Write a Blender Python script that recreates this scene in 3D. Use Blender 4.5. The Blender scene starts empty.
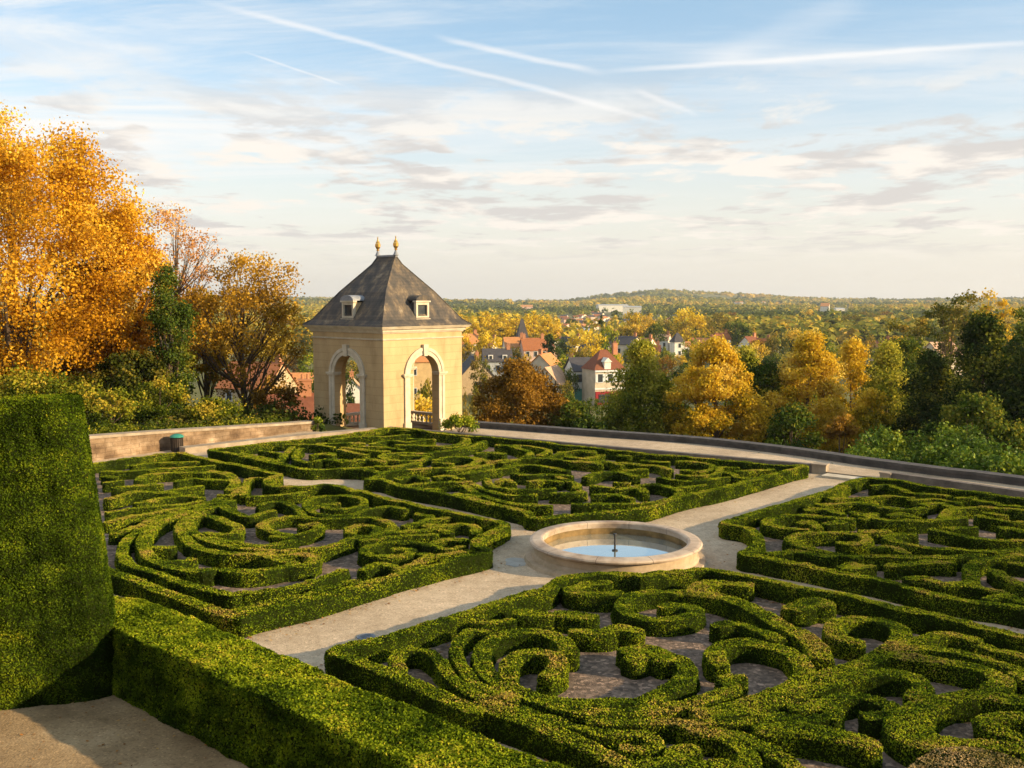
import bpy, math, random
import numpy as np
R = np.random.RandomState(7)
random.seed(7)
scene = bpy.context.scene
COL = scene.collection
PIT = math.radians(4.92)
CAMH = 6.0
FOC = 1000.0

# ------------------------------------------------------------------ survey helpers
def gp(u, v, z=0.0):
    """point of the horizontal plane z seen in the survey photograph at u, v"""
    a = (u - 512) / FOC; b = (384 - v) / FOC
    dy = math.cos(PIT) + b * math.sin(PIT); dz = -math.sin(PIT) + b * math.cos(PIT)
    t = (z - CAMH) / dz
    return (a * t, dy * t)
def hz(v, y):
    """height of something seen at row v standing y metres away"""
    return CAMH + y * math.tan(math.atan((384 - v) / FOC) - PIT)
def ux(u, y, z=-8.0):
    dep = y * math.cos(PIT) - (z - CAMH) * math.sin(PIT)
    return (u - 512) / FOC * dep

# ------------------------------------------------------------------ numpy noise
class Sines:
    def __init__(s, n, lo, hi, seed):
        r = np.random.RandomState(seed)
        d = r.normal(size=(n, 3)); d /= np.linalg.norm(d, axis=1)[:, None]
        f = np.exp(r.uniform(math.log(lo), math.log(hi), n))
        s.k = d * f[:, None] * 2 * math.pi; s.p = r.uniform(0, 6.283, n); s.n = n
    def __call__(s, P):
        return np.sin(P @ s.k.T + s.p).sum(1) / math.sqrt(s.n * .5)
N_big = Sines(9, .15, .6, 1); N_mid = Sines(12, .8, 3, 2); N_fine = Sines(16, 4, 11, 3)

# ------------------------------------------------------------------ mesh helpers
class MB:
    def __init__(s): s.v = []; s.f = []; s.n = 0; s.t = []; s.m = []
    def add(s, v, f, tone=0.5, mat=0):
        v = np.asarray(v, float).reshape(-1, 3)
        s.v.append(v)
        if isinstance(f, np.ndarray): f = (f + s.n)
        else: f = [tuple(i + s.n for i in q) for q in f]
        s.f.append(f); s.m.append(mat)
        s.t.append(np.full(len(v), tone) if np.isscalar(tone) else np.asarray(tone))
        s.n += len(v)
    def box(s, x0, x1, y0, y1, z0, z1, mat=0):
        v = [(x, y, z) for z in (z0, z1) for y in (y0, y1) for x in (x0, x1)]
        s.add(v, [(0, 2, 3, 1), (4, 5, 7, 6), (0, 1, 5, 4), (2, 6, 7, 3), (0, 4, 6, 2), (1, 3, 7, 5)], .5, mat)
    def prism(s, poly, z0, z1, mat=0):
        n = len(poly)
        v = [(x, y, z0) for x, y in poly] + [(x, y, z1) for x, y in poly]
        f = [tuple(range(n - 1, -1, -1)), tuple(range(n, 2 * n))] + [(i, (i + 1) % n, n + (i + 1) % n, n + i) for i in range(n)]
        s.add(v, f, .5, mat)
    def lathe(s, prof, n=32, c=(0, 0), mat=0, close=False):
        k = len(prof); v = []
        for i in range(n):
            a = 2 * math.pi * i / n
            v += [(c[0] + r * math.cos(a), c[1] + r * math.sin(a), z) for r, z in prof]
        f = []
        for i in range(n):
            j = (i + 1) % n
            for q in range(k if close else k - 1):
                q2 = (q + 1) % k
                f.append((i * k + q, j * k + q, j * k + q2, i * k + q2))
        s.add(v, f, .5, mat)
    def tube(s, pts, rad, n=6, mat=0):
        pts = [np.array(p, float) for p in pts]; m = len(pts); v = []
        for i, p in enumerate(pts):
            d = pts[min(i + 1, m - 1)] - pts[max(i - 1, 0)]; d /= (np.linalg.norm(d) + 1e-9)
            a = np.cross(d, (0, 0, 1.) if abs(d[2]) < .9 else (1., 0, 0)); a /= np.linalg.norm(a); b = np.cross(d, a)
            r = rad[i] if hasattr(rad, '__len__') else rad
            for k in range(n):
                t = 2 * math.pi * k / n
                v.append(p + r * (math.cos(t) * a + math.sin(t) * b))
        f = [(i * n + k, i * n + (k + 1) % n, (i + 1) * n + (k + 1) % n, (i + 1) * n + k) for i in range(m - 1) for k in range(n)]
        f.append(tuple(range(n))); f.append(tuple((m - 1) * n + k for k in range(n - 1, -1, -1)))
        s.add(v, f, .5, mat)
    def mesh(s, name, mats, smooth=False):
        me = bpy.data.meshes.new(name)
        V = np.concatenate(s.v) if s.v else np.zeros((0, 3))
        loops = []; starts = []; tot = []; mi = []; off = 0
        for f, m in zip(s.f, s.m):
            if isinstance(f, np.ndarray):
                k = f.shape[1]
                loops.append(f.ravel()); starts.append(off + np.arange(len(f)) * k)
                tot.append(np.full(len(f), k)); off += f.size; mi.append(np.full(len(f), m))
            else:
                L = [i for q in f for i in q]; ks = np.array([len(q) for q in f])
                loops.append(np.array(L)); starts.append(off + np.concatenate([[0], np.cumsum(ks)[:-1]]))
                tot.append(ks); off += len(L); mi.append(np.full(len(f), m))
        L = np.concatenate(loops).astype(np.int32); S = np.concatenate(starts).astype(np.int32)
        T = np.concatenate(tot).astype(np.int32)
        me.vertices.add(len(V)); me.vertices.foreach_set('co', V.astype(np.float32).ravel())
        me.loops.add(len(L)); me.loops.foreach_set('vertex_index', L)
        me.polygons.add(len(S)); me.polygons.foreach_set('loop_start', S); me.polygons.foreach_set('loop_total', T)
        me.polygons.foreach_set('material_index', np.concatenate(mi).astype(np.int32))
        me.polygons.foreach_set('use_smooth', np.full(len(S), smooth))
        a = me.attributes.new('tone', 'FLOAT', 'POINT')
        a.data.foreach_set('value', np.concatenate(s.t).astype(np.float32))
        for m in (mats if isinstance(mats, (list, tuple)) else [mats]): me.materials.append(m)
        me.update(calc_edges=True)
        return me

def put(name, me, parent=None, loc=(0, 0, 0), rz=0, **kw):
    o = bpy.data.objects.new(name, me); COL.objects.link(o)
    o.location = loc; o.rotation_euler = (0, 0, rz)
    if parent is not None: o.parent = parent
    for k, v in kw.items(): o[k] = v
    return o
def empty(name, label, cat, loc=(0, 0, 0), rz=0, group=None):
    o = put(name, None, None, loc, rz, label=label, category=cat)
    if group: o['group'] = group
    return o
def copy_tree(o, parent=None):
    c = o.copy(); COL.objects.link(c); c.parent = parent
    for ch in list(o.children): copy_tree(ch, c)
    return c

# ------------------------------------------------------------------ materials
def newmat(name):
    m = bpy.data.materials.new(name); m.use_nodes = True
    nt = m.node_tree; nt.nodes.clear()
    out = nt.nodes.new('ShaderNodeOutputMaterial')
    return m, nt, out
def nd(nt, t, **kw):
    n = nt.nodes.new(t)
    for k, v in kw.items():
        if k.startswith('i_'): n.inputs[int(k[2:])].default_value = v
        else: setattr(n, k, v)
    return n
def ramp(nt, stops, interp='LINEAR'):
    r = nt.nodes.new('ShaderNodeValToRGB'); e = r.color_ramp.elements; r.color_ramp.interpolation = interp
    while len(e) < len(stops): e.new(.5)
    for el, (p, c) in zip(e, stops): el.position = p; el.color = (*c, 1)
    return r
def leafmat(name, stops, transl=.3, patch=.35, pscale=.6, gloss=0.0):
    """foliage: colour from each leaf's own tone, shifted in patches by world position"""
    m, nt, out = newmat(name); L = nt.links.new
    at = nd(nt, 'ShaderNodeAttribute', attribute_name='tone')
    geo = nd(nt, 'ShaderNodeNewGeometry')
    nz = nd(nt, 'ShaderNodeTexNoise'); nz.inputs['Scale'].default_value = pscale; nz.inputs['Detail'].default_value = 3
    L(geo.outputs['Position'], nz.inputs['Vector'])
    mp = nd(nt, 'ShaderNodeMapRange'); mp.inputs['From Min'].default_value = .3; mp.inputs['From Max'].default_value = .7
    mp.inputs['To Min'].default_value = -patch; mp.inputs['To Max'].default_value = patch
    L(nz.outputs['Fac'], mp.inputs['Value'])
    ad = nd(nt, 'ShaderNodeMath', operation='ADD', use_clamp=True)
    L(at.outputs['Fac'], ad.inputs[0]); L(mp.outputs[0], ad.inputs[1])
    rp = ramp(nt, stops); L(ad.outputs[0], rp.inputs[0])
    d = nd(nt, 'ShaderNodeBsdfDiffuse'); L(rp.outputs[0], d.inputs[0])
    t = nd(nt, 'ShaderNodeBsdfTranslucent'); L(rp.outputs[0], t.inputs[0])
    mx = nd(nt, 'ShaderNodeMixShader'); mx.inputs[0].default_value = transl
    L(d.outputs[0], mx.inputs[1]); L(t.outputs[0], mx.inputs[2])
    last = mx
    if gloss:
        g = nd(nt, 'ShaderNodeBsdfGlossy'); g.inputs['Roughness'].default_value = .45; g.inputs[0].default_value = (.8, .8, .7, 1)
        m2 = nd(nt, 'ShaderNodeMixShader'); m2.inputs[0].default_value = gloss
        L(mx.outputs[0], m2.inputs[1]); L(g.outputs[0], m2.inputs[2]); last = m2
    L(last.outputs[0], out.inputs[0])
    return m
def surf(name, stops, scale=4, detail=6, rough=.85, bump=.3, bscale=None, bdist=.02, coord='Object', stretch=None, spec=.3, dist=0, metallic=0, extra=None):
    m, nt, out = newmat(name); L = nt.links.new
    tc = nd(nt, 'ShaderNodeTexCoord'); src = tc.outputs[coord]
    if stretch:
        mpn = nd(nt, 'ShaderNodeMapping'); mpn.inputs['Scale'].default_value = stretch
        L(src, mpn.inputs[0]); src = mpn.outputs[0]
    n = nd(nt, 'ShaderNodeTexNoise'); n.inputs['Scale'].default_value = scale; n.inputs['Detail'].default_value = detail
    n.inputs['Roughness'].default_value = .65; n.inputs['Distortion'].default_value = dist
    L(src, n.inputs['Vector'])
    rp = ramp(nt, stops); L(n.outputs['Fac'], rp.inputs[0])
    p = nd(nt, 'ShaderNodeBsdfPrincipled'); p.inputs['Roughness'].default_value = rough
    p.inputs['Specular IOR Level'].default_value = spec; p.inputs['Metallic'].default_value = metallic
    col = rp.outputs[0]
    if extra: col = extra(nt, src, col)
    L(col, p.inputs['Base Color'])
    if bump:
        b = nd(nt, 'ShaderNodeBump'); b.inputs['Strength'].default_value = bump; b.inputs['Distance'].default_value = bdist
        n2 = nd(nt, 'ShaderNodeTexNoise'); n2.inputs['Scale'].default_value = bscale or scale * 6; n2.inputs['Detail'].default_value = 6
        L(src, n2.inputs['Vector']); L(n2.outputs['Fac'], b.inputs['Height']); L(b.outputs[0], p.inputs['Normal'])
    L(p.outputs[0], out.inputs[0])
    return m
def mixcol(nt, fac, a, b, blend='MIX'):
    x = nd(nt, 'ShaderNodeMix', data_type='RGBA', blend_type=blend)
    if isinstance(fac, float): x.inputs[0].default_value = fac
    else: nt.links.new(fac, x.inputs[0])
    for s, c in ((6, a), (7, b)):
        if isinstance(c, tuple): x.inputs[s].default_value = (*c, 1)
        else: nt.links.new(c, x.inputs[s])
    return x.outputs[2]

BOX = [(0, (.022, .040, .005)), (.33, (.080, .130, .008)), (.58, (.25, .305, .012)), (.82, (.38, .38, .02)), (1, (.46, .31, .07))]
M_box = leafmat('boxwood_leaves', BOX, .15, .22, .9, .0)
M_boxcore = leafmat('boxwood_inner', [(0, (.010, .014, .003)), (1, (.022, .03, .006))], .0, .1, 2)  # core coloured dark to stand in for shade among the leaves
M_boxdry = leafmat('dry_boxwood_leaves', [(0, (.06, .08, .015)), (.4, (.22, .17, .05)), (1, (.48, .33, .15))], .15, .2, 1.2)
M_yew = leafmat('yew_leaves', [(0, (.016, .030, .003)), (.4, (.060, .098, .006)), (.75, (.17, .21, .010)), (1, (.32, .26, .02))], .15, .28, .7, .0)
M_low = leafmat('privet_leaves', [(0, (.024, .045, .004)), (.4, (.10, .145, .007)), (.75, (.26, .31, .012)), (1, (.42, .34, .03))], .15, .28, .8, .0)
M_orange = leafmat('orange_autumn_leaves', [(0, (.26, .12, .01)), (.35, (.56, .27, .014)), (.7, (.76, .44, .03)), (1, (.84, .60, .10))], .42, .38, .30)
M_gold = leafmat('golden_autumn_leaves', [(0, (.10, .10, .01)), (.24, (.30, .24, .015)), (.5, (.60, .38, .022)), (.8, (.76, .52, .05)), (1, (.82, .62, .14))], .38, .3, .2)
M_feather = leafmat('feathery_green_leaves', [(0, (.04, .06, .01)), (.35, (.13, .16, .018)), (.65, (.32, .31, .03)), (1, (.6, .50, .07))], .35, .3, .6)
M_spread = leafmat('brown_gold_leaves', [(0, (.10, .06, .012)), (.4, (.30, .17, .02)), (.75, (.58, .33, .03)), (1, (.74, .48, .07))], .4, .3, .35)
M_poplar = leafmat('yellow_poplar_leaves', [(0, (.22, .17, .015)), (.3, (.48, .33, .02)), (.65, (.74, .52, .035)), (1, (.85, .66, .10))], .4, .2, .1)
M_olive = leafmat('olive_autumn_leaves', [(0, (.035, .05, .01)), (.4, (.11, .12, .018)), (.75, (.26, .20, .03)), (1, (.42, .27, .05))], .3, .25, .2)
M_green = leafmat('green_leaves', [(0, (.016, .034, .008)), (.45, (.05, .085, .014)), (.8, (.13, .16, .02)), (1, (.3, .26, .03))], .28, .25, .25)
M_dark = leafmat('dark_evergreen_leaves', [(0, (.010, .020, .006)), (.5, (.025, .045, .010)), (.8, (.07, .09, .015)), (1, (.26, .25, .03))], .15, .2, .3)  # top stop paints sunlit tips into the crown colour
M_rust = leafmat('russet_autumn_leaves', [(0, (.07, .04, .012)), (.4, (.19, .10, .016)), (.75, (.36, .19, .025)), (1, (.5, .28, .05))], .35, .3, .3)
M_pink = leafmat('reddish_autumn_leaves', [(0, (.34, .14, .04)), (.5, (.58, .28, .09)), (1, (.72, .44, .18))], .4, .2, .3)
M_bright = leafmat('yellow_green_leaves', [(0, (.05, .08, .01)), (.4, (.16, .22, .015)), (.8, (.38, .36, .03)), (1, (.55, .42, .05))], .35, .25, .5)
M_bright2 = leafmat('mixed_green_leaves', [(0, (.02, .035, .006)), (.4, (.07, .10, .01)), (.75, (.26, .26, .02)), (1, (.5, .36, .04))], .3, .35, .7)
M_dark2 = leafmat('deep_shrub_leaves', [(0, (.015, .025, .006)), (.6, (.06, .07, .01)), (1, (.3, .22, .03))], .25, .3, .7)
M_laurel = leafmat('laurel_leaves', [(0, (.03, .055, .008)), (.5, (.10, .17, .015)), (1, (.32, .34, .02))], .25, .25, .4, .015)
M_forest = leafmat('forest_leaves', [(0, (.06, .085, .016)), (.35, (.19, .20, .03)), (.6, (.38, .31, .04)), (.8, (.52, .36, .045)), (1, (.6, .40, .08))], .25, .22, .004)
M_bark = surf('bark', [(.3, (.05, .035, .022)), (.7, (.16, .11, .07))], 5, 6, .95, .6, stretch=(3, 3, .5))
M_fallen = leafmat('fallen_leaves', [(0, (.12, .05, .02)), (.5, (.35, .16, .05)), (1, (.5, .33, .13))], .1, .1, 1)

def gravel_extra(nt, src, col):
    L = nt.links.new
    v = nd(nt, 'ShaderNodeTexVoronoi'); v.inputs['Scale'].default_value = 34; L(src, v.inputs['Vector'])
    r = ramp(nt, [(0, (.45, .41, .37)), (.25, (.92, .92, .9)), (.88, (1.0, .98, .95)), (1, (1.6, 1.55, 1.5))])
    sx = nd(nt, 'ShaderNodeSeparateColor'); L(v.outputs['Color'], sx.inputs[0]); L(sx.outputs[0], r.inputs[0])
    c = mixcol(nt, .55, col, r.outputs[0], 'MULTIPLY')
    n = nd(nt, 'ShaderNodeTexNoise'); n.inputs['Scale'].default_value = .35; n.inputs['Detail'].default_value = 4; L(src, n.inputs['Vector'])
    r2 = ramp(nt, [(.34, (.80, .76, .71)), (.62, (1.06, 1.03, .99))]); L(n.outputs['Fac'], r2.inputs[0])
    return mixcol(nt, 1.0, c, r2.outputs[0], 'MULTIPLY')
M_gravel = surf('pale_gravel', [(.3, (.42, .325, .22)), (.7, (.58, .465, .335))], 3, 8, .95, .5, 45, .02, extra=gravel_extra)
M_soilpath = surf('beaten_earth', [(.3, (.21, .14, .07)), (.55, (.36, .255, .14)), (.75, (.46, .34, .20))], 1.1, 9, .95, .6, 30, .02, extra=gravel_extra)
def mulch_extra(nt, src, col):
    L = nt.links.new
    v = nd(nt, 'ShaderNodeTexVoronoi'); v.inputs['Scale'].default_value = 16; L(src, v.inputs['Vector'])
    r = ramp(nt, [(0, (.25, .22, .22)), (.5, (.8, .75, .75)), (.85, (1.5, 1.4, 1.4)), (1, (3.2, 2.9, 2.8))])
    sx = nd(nt, 'ShaderNodeSeparateColor'); L(v.outputs['Color'], sx.inputs[0]); L(sx.outputs[0], r.inputs[0])
    return mixcol(nt, .55, col, r.outputs[0], 'MULTIPLY')
M_mulch = surf('bed_gravel', [(.3, (.10, .07, .048)), (.7, (.24, .178, .13))], 5, 8, .95, .8, 40, .03, extra=mulch_extra)
def stone_extra(nt, src, col):
    L = nt.links.new
    b = nd(nt, 'ShaderNodeTexBrick'); b.inputs['Scale'].default_value = 1.0
    b.inputs['Color1'].default_value = (1, 1, 1, 1); b.inputs['Color2'].default_value = (.78, .72, .66, 1); b.inputs['Mortar'].default_value = (.38, .34, .3, 1)
    b.inputs['Brick Width'].default_value = .42; b.inputs['Row Height'].default_value = .17; b.inputs['Mortar Size'].default_value = .014; b.inputs['Mortar Smooth'].default_value = .6
    mp = nd(nt, 'ShaderNodeMapping'); mp.inputs['Rotation'].default_value = (math.pi / 2, 0, 0)
    wn = nd(nt, 'ShaderNodeTexNoise'); wn.inputs['Scale'].default_value = 2.2; wn.inputs['Detail'].default_value = 4; L(src, wn.inputs['Vector'])
    wv = nd(nt, 'ShaderNodeVectorMath', operation='MULTIPLY_ADD'); L(wn.outputs['Color'], wv.inputs[0]); wv.inputs[1].default_value = (.14, .14, .14); L(src, wv.inputs[2])
    L(wv.outputs[0], mp.inputs[0]); L(mp.outputs[0], b.inputs['Vector'])
    st = nd(nt, 'ShaderNodeTexNoise'); st.inputs['Scale'].default_value = .9; st.inputs['Detail'].default_value = 8; L(src, st.inputs['Vector'])
    sr = ramp(nt, [(.38, (.42, .36, .30)), (.6, (1.1, 1.05, 1))]); L(st.outputs['Fac'], sr.inputs[0])
    return mixcol(nt, .9, mixcol(nt, .6, col, b.outputs[0], 'MULTIPLY'), sr.outputs[0], 'MULTIPLY')
M_wall = surf('weathered_ashlar', [(.25, (.12, .08, .05)), (.5, (.27, .195, .125)), (.75, (.46, .37, .27))], 1.6, 9, .9, .5, 12, .03, extra=stone_extra)
M_cope = surf('coping_stone', [(.25, (.17, .125, .085)), (.6, (.36, .29, .21)), (.8, (.5, .42, .32))], 2, 9, .9, .4, 14, .02)
M_kerb = surf('dark_kerb_stone', [(.3, (.08, .065, .055)), (.7, (.20, .165, .135))], 2.5, 9, .9, .4, 14, .02)
M_darkcap = surf('dark_parapet_stone', [(.3, (.04, .038, .036)), (.7, (.115, .10, .09))], 2.5, 9, .85, .4, 14, .02)
def joint_extra(nt, src, col):
    L = nt.links.new
    sp = nd(nt, 'ShaderNodeSeparateXYZ'); L(src, sp.inputs[0])
    a = nd(nt, 'ShaderNodeMath', operation='ARCTAN2'); L(sp.outputs[1], a.inputs[0]); L(sp.outputs[0], a.inputs[1])
    k = nd(nt, 'ShaderNodeMath', operation='MULTIPLY'); k.inputs[1].default_value = 10 / (2 * math.pi); L(a.outputs[0], k.inputs[0])
    f = nd(nt, 'ShaderNodeMath', operation='FRACT'); L(k.outputs[0], f.inputs[0])
    c = nd(nt, 'ShaderNodeMath', operation='LESS_THAN'); c.inputs[1].default_value = .012; L(f.outputs[0], c.inputs[0])
    st = nd(nt, 'ShaderNodeTexNoise'); st.inputs['Scale'].default_value = 1.4; st.inputs['Detail'].default_value = 9; L(src, st.inputs['Vector'])
    sr = ramp(nt, [(.36, (.55, .5, .46)), (.56, (1.05, 1.03, 1))]); L(st.outputs['Fac'], sr.inputs[0])
    return mixcol(nt, c.outputs[0], mixcol(nt, .8, col, sr.outputs[0], 'MULTIPLY'), (.14, .1, .08))
M_basin = surf('basin_sandstone', [(.25, (.28, .20, .14)), (.5, (.44, .345, .26)), (.8, (.54, .46, .36))], 3.2, 9, .7, .3, 22, .012, extra=joint_extra)
M_basin2 = surf('basin_plinth_stone', [(.25, (.26, .20, .12)), (.7, (.50, .38, .26))], 3, 9, .8, .35, 18, .01)
M_basin_in = surf('mossy_basin_lining', [(.3, (.05, .035, .012)), (.55, (.20, .125, .045)), (.8, (.33, .22, .09))], 2.5, 8, .8, .3, 14, .02)
def plaster_extra(nt, src, col):
    L = nt.links.new
    b = nd(nt, 'ShaderNodeTexBrick'); b.inputs['Color1'].default_value = (1, 1, 1, 1); b.inputs['Color2'].default_value = (.9, .88, .85, 1); b.inputs['Mortar'].default_value = (.72, .68, .62, 1)
    b.inputs['Scale'].default_value = 1.0; b.inputs['Brick Width'].default_value = .8; b.inputs['Row Height'].default_value = .13; b.inputs['Mortar Size'].default_value = .006; b.inputs['Mortar Smooth'].default_value = .5
    sp = nd(nt, 'ShaderNodeSeparateXYZ'); L(src, sp.inputs[0]); a = nd(nt, 'ShaderNodeMath', operation='ADD'); L(sp.outputs[0], a.inputs[0]); L(sp.outputs[1], a.inputs[1])
    c = nd(nt, 'ShaderNodeCombineXYZ'); L(a.outputs[0], c.inputs[0]); L(sp.outputs[2], c.inputs[1]); L(c.outputs[0], b.inputs['Vector'])
    return mixcol(nt, .7, col, b.outputs[0], 'MULTIPLY')
M_plaster = surf('ochre_plaster', [(.25, (.30, .20, .10)), (.48, (.47, .335, .175)), (.8, (.56, .42, .235))], .9, 9, .9, .25, 16, .012, stretch=(1, 1, .35), extra=plaster_extra)
M_trim = surf('limestone_trim', [(.25, (.40, .33, .23)), (.7, (.62, .54, .42))], 2.2, 8, .85, .2, 18, .01)
def slate_extra(nt, src, col):
    L = nt.links.new
    b = nd(nt, 'ShaderNodeTexBrick'); b.inputs['Scale'].default_value = 1.0
    b.inputs['Color1'].default_value = (1, 1, 1, 1); b.inputs['Color2'].default_value = (.6, .62, .66, 1); b.inputs['Mortar'].default_value = (.35, .35, .36, 1)
    b.inputs['Brick Width'].default_value = .16; b.inputs['Row Height'].default_value = .085; b.inputs['Mortar Size'].default_value = .005
    mp = nd(nt, 'ShaderNodeMapping'); mp.inputs['Rotation'].default_value = (math.pi / 2, 0, 0)
    L(src, mp.inputs[0]); L(mp.outputs[0], b.inputs['Vector'])
    return mixcol(nt, .55, col, b.outputs[0], 'MULTIPLY')
M_slate = surf('lichened_slate', [(.3, (.042, .040, .040)), (.48, (.085, .072, .060)), (.6, (.17, .125, .08)), (.74, (.40, .33, .23))], 1.3, 9, .75, .3, 10, .02, extra=slate_extra, stretch=(1.6, 1.6, .6))
M_lead = surf('lead_flashing', [(.3, (.16, .17, .19)), (.7, (.3, .31, .33))], 4, 5, .55, .1)
M_gilt = surf('gilded_metal', [(.3, (.55, .30, .06)), (.7, (.8, .52, .16))], 8, 4, .38, .05, metallic=.9)
M_iron = surf('dark_iron', [(.3, (.02, .02, .02)), (.7, (.05, .045, .04))], 8, 4, .6, .1)
M_binbody = surf('brown_slatted_bin', [(.3, (.03, .022, .018)), (.7, (.07, .05, .035))], 8, 4, .7, .1, stretch=(6, 6, .3))
M_binlid = surf('teal_green_paint', [(.3, (.02, .16, .12)), (.7, (.04, .24, .18))], 6, 4, .45, .05)
M_redp = surf('dark_red_paint', [(.3, (.18, .01, .015)), (.7, (.3, .02, .02))], 6, 4, .5, .05)
M_plate = surf('blue_grey_iron', [(.3, (.10, .11, .13)), (.7, (.2, .22, .25))], 9, 4, .5, .1)
M_glass = surf('dark_window_glass', [(.3, (.02, .025, .03)), (.7, (.06, .065, .07))], 3, 3, .15, 0)
M_shutter = surf('pale_shutters', [(.3, (.5, .52, .52)), (.7, (.62, .63, .62))], 3, 3, .7, 0)
def flat(name, c, sc=.9, rough=.9):
    lo = tuple(x * .75 for x in c); hi = tuple(min(x * 1.12, .9) for x in c)
    return surf(name, [(.3, lo), (.7, hi)], sc, 8, rough, .15, 6, .03)
M_rf = {'red': flat('red_tile', (.33, .12, .045), 2.5), 'orange': flat('orange_tile', (.50, .22, .08), 2.5), 'slate': flat('town_slate', (.07, .065, .07), 1.2),
        'brown': flat('brown_tile', (.2, .085, .05), 1.2), 'pale': flat('pale_pantile', (.55, .33, .2), 1.2), 'maroon': flat('maroon_tile', (.20, .07, .035), 2.5), 'grey': flat('grey_sheet', (.4, .41, .42))}
M_wl = {'white': flat('white_render', (.70, .66, .58)), 'cream': flat('cream_render', (.62, .52, .38)), 'stone': flat('rubble_stone', (.46, .34, .2), 2), 'beige': flat('beige_render', (.5, .42, .31)),
        'pink': flat('pinkish_render', (.62, .42, .32)), 'ochre': flat('ochre_render', (.55, .38, .18)), 'grey': flat('grey_render', (.42, .43, .43))}
M_beam = surf('dark_timber', [(.3, (.05, .03, .02)), (.7, (.12, .07, .04))], 5, 4, .9, .1)
M_shopr = flat('red_shopfront', (.25, .02, .025)); M_shopg = flat('green_shopfront', (.05, .22, .17))
M_brick = flat('chimney_brick', (.45, .2, .1))
M_terr = surf('meadow_and_woodland_floor', [(.3, (.05, .055, .014)), (.5, (.12, .115, .025)), (.72, (.22, .18, .05))], .02, 9, .95, .0)
M_under = leafmat('undergrowth_leaves', [(0, (.02, .03, .008)), (.5, (.06, .075, .014)), (1, (.2, .16, .03))], .25, .25, .15)

def watermat():
    m, nt, out = newmat('pool_water'); L = nt.links.new
    d = nd(nt, 'ShaderNodeBsdfDiffuse'); d.inputs[0].default_value = (.30, .35, .33, 1)
    g = nd(nt, 'ShaderNodeBsdfGlossy'); g.inputs['Roughness'].default_value = .03; g.inputs[0].default_value = (.93, .95, .92, 1)
    tc = nd(nt, 'ShaderNodeTexCoord'); b = nd(nt, 'ShaderNodeBump'); b.inputs['Strength'].default_value = .04; b.inputs['Distance'].default_value = .01
    n2 = nd(nt, 'ShaderNodeTexNoise'); n2.inputs['Scale'].default_value = 5; L(tc.outputs['Object'], n2.inputs['Vector']); L(n2.outputs['Fac'], b.inputs['Height']); L(b.outputs[0], g.inputs['Normal'])
    lw = nd(nt, 'ShaderNodeLayerWeight'); lw.inputs[0].default_value = .5
    mx = nd(nt, 'ShaderNodeMixShader'); L(lw.outputs['Facing'], mx.inputs[0]); L(d.outputs[0], mx.inputs[1]); L(g.outputs[0], mx.inputs[2])
    L(mx.outputs[0], out.inputs[0]); return m
M_water = watermat()

# ------------------------------------------------------------------ leaf scattering
LEAF = np.array([(-.5, 0, 0), (0, -.28, .03), (.5, 0, 0), (0, .28, .03)])
def leaf_quads(P, N, size, jitter, tone, mb, mat=0, rs=R, aspect=1.0):
    n = len(P)
    if n == 0: return
    N = N + rs.normal(size=(n, 3)) * jitter
    N /= np.linalg.norm(N, axis=1)[:, None] + 1e-9
    A = np.cross(N, rs.normal(size=(n, 3))); A /= np.linalg.norm(A, axis=1)[:, None] + 1e-9
    B = np.cross(N, A)
    s = size * rs.uniform(.65, 1.35, n)
    Q = LEAF.copy(); Q[:, 1] *= aspect
    V = P[:, None, :] + s[:, None, None] * (Q[None, :, 0:1] * A[:, None, :] + Q[None, :, 1:2] * B[:, None, :] + Q[None, :, 2:3] * N[:, None, :])
    F = np.arange(n * 4).reshape(n, 4)
    mb.add(V.reshape(-1, 3), F, np.repeat(tone, 4), mat)
def scatter(V, F, density, rs, wt=None):
    """points on quads F (n,4) of V ; density per m2"""
    a, b, c, d = V[F[:, 0]], V[F[:, 1]], V[F[:, 2]], V[F[:, 3]]
    nr = np.cross(c - a, d - b); ar = np.linalg.norm(nr, axis=1) / 2
    nr = nr / (np.linalg.norm(nr, axis=1)[:, None] + 1e-9)
    w = ar if wt is None else ar * wt
    n = int(w.sum() * density)
    if n < 1: return np.zeros((0, 3)), np.zeros((0, 3))
    idx = rs.choice(len(F), n, p=w / w.sum())
    s = rs.uniform(size=(n, 1)); t = rs.uniform(size=(n, 1))
    P = (a[idx] * (1 - s) + b[idx] * s) * (1 - t) + (d[idx] * (1 - s) + c[idx] * s) * t
    return P, nr[idx]

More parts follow.
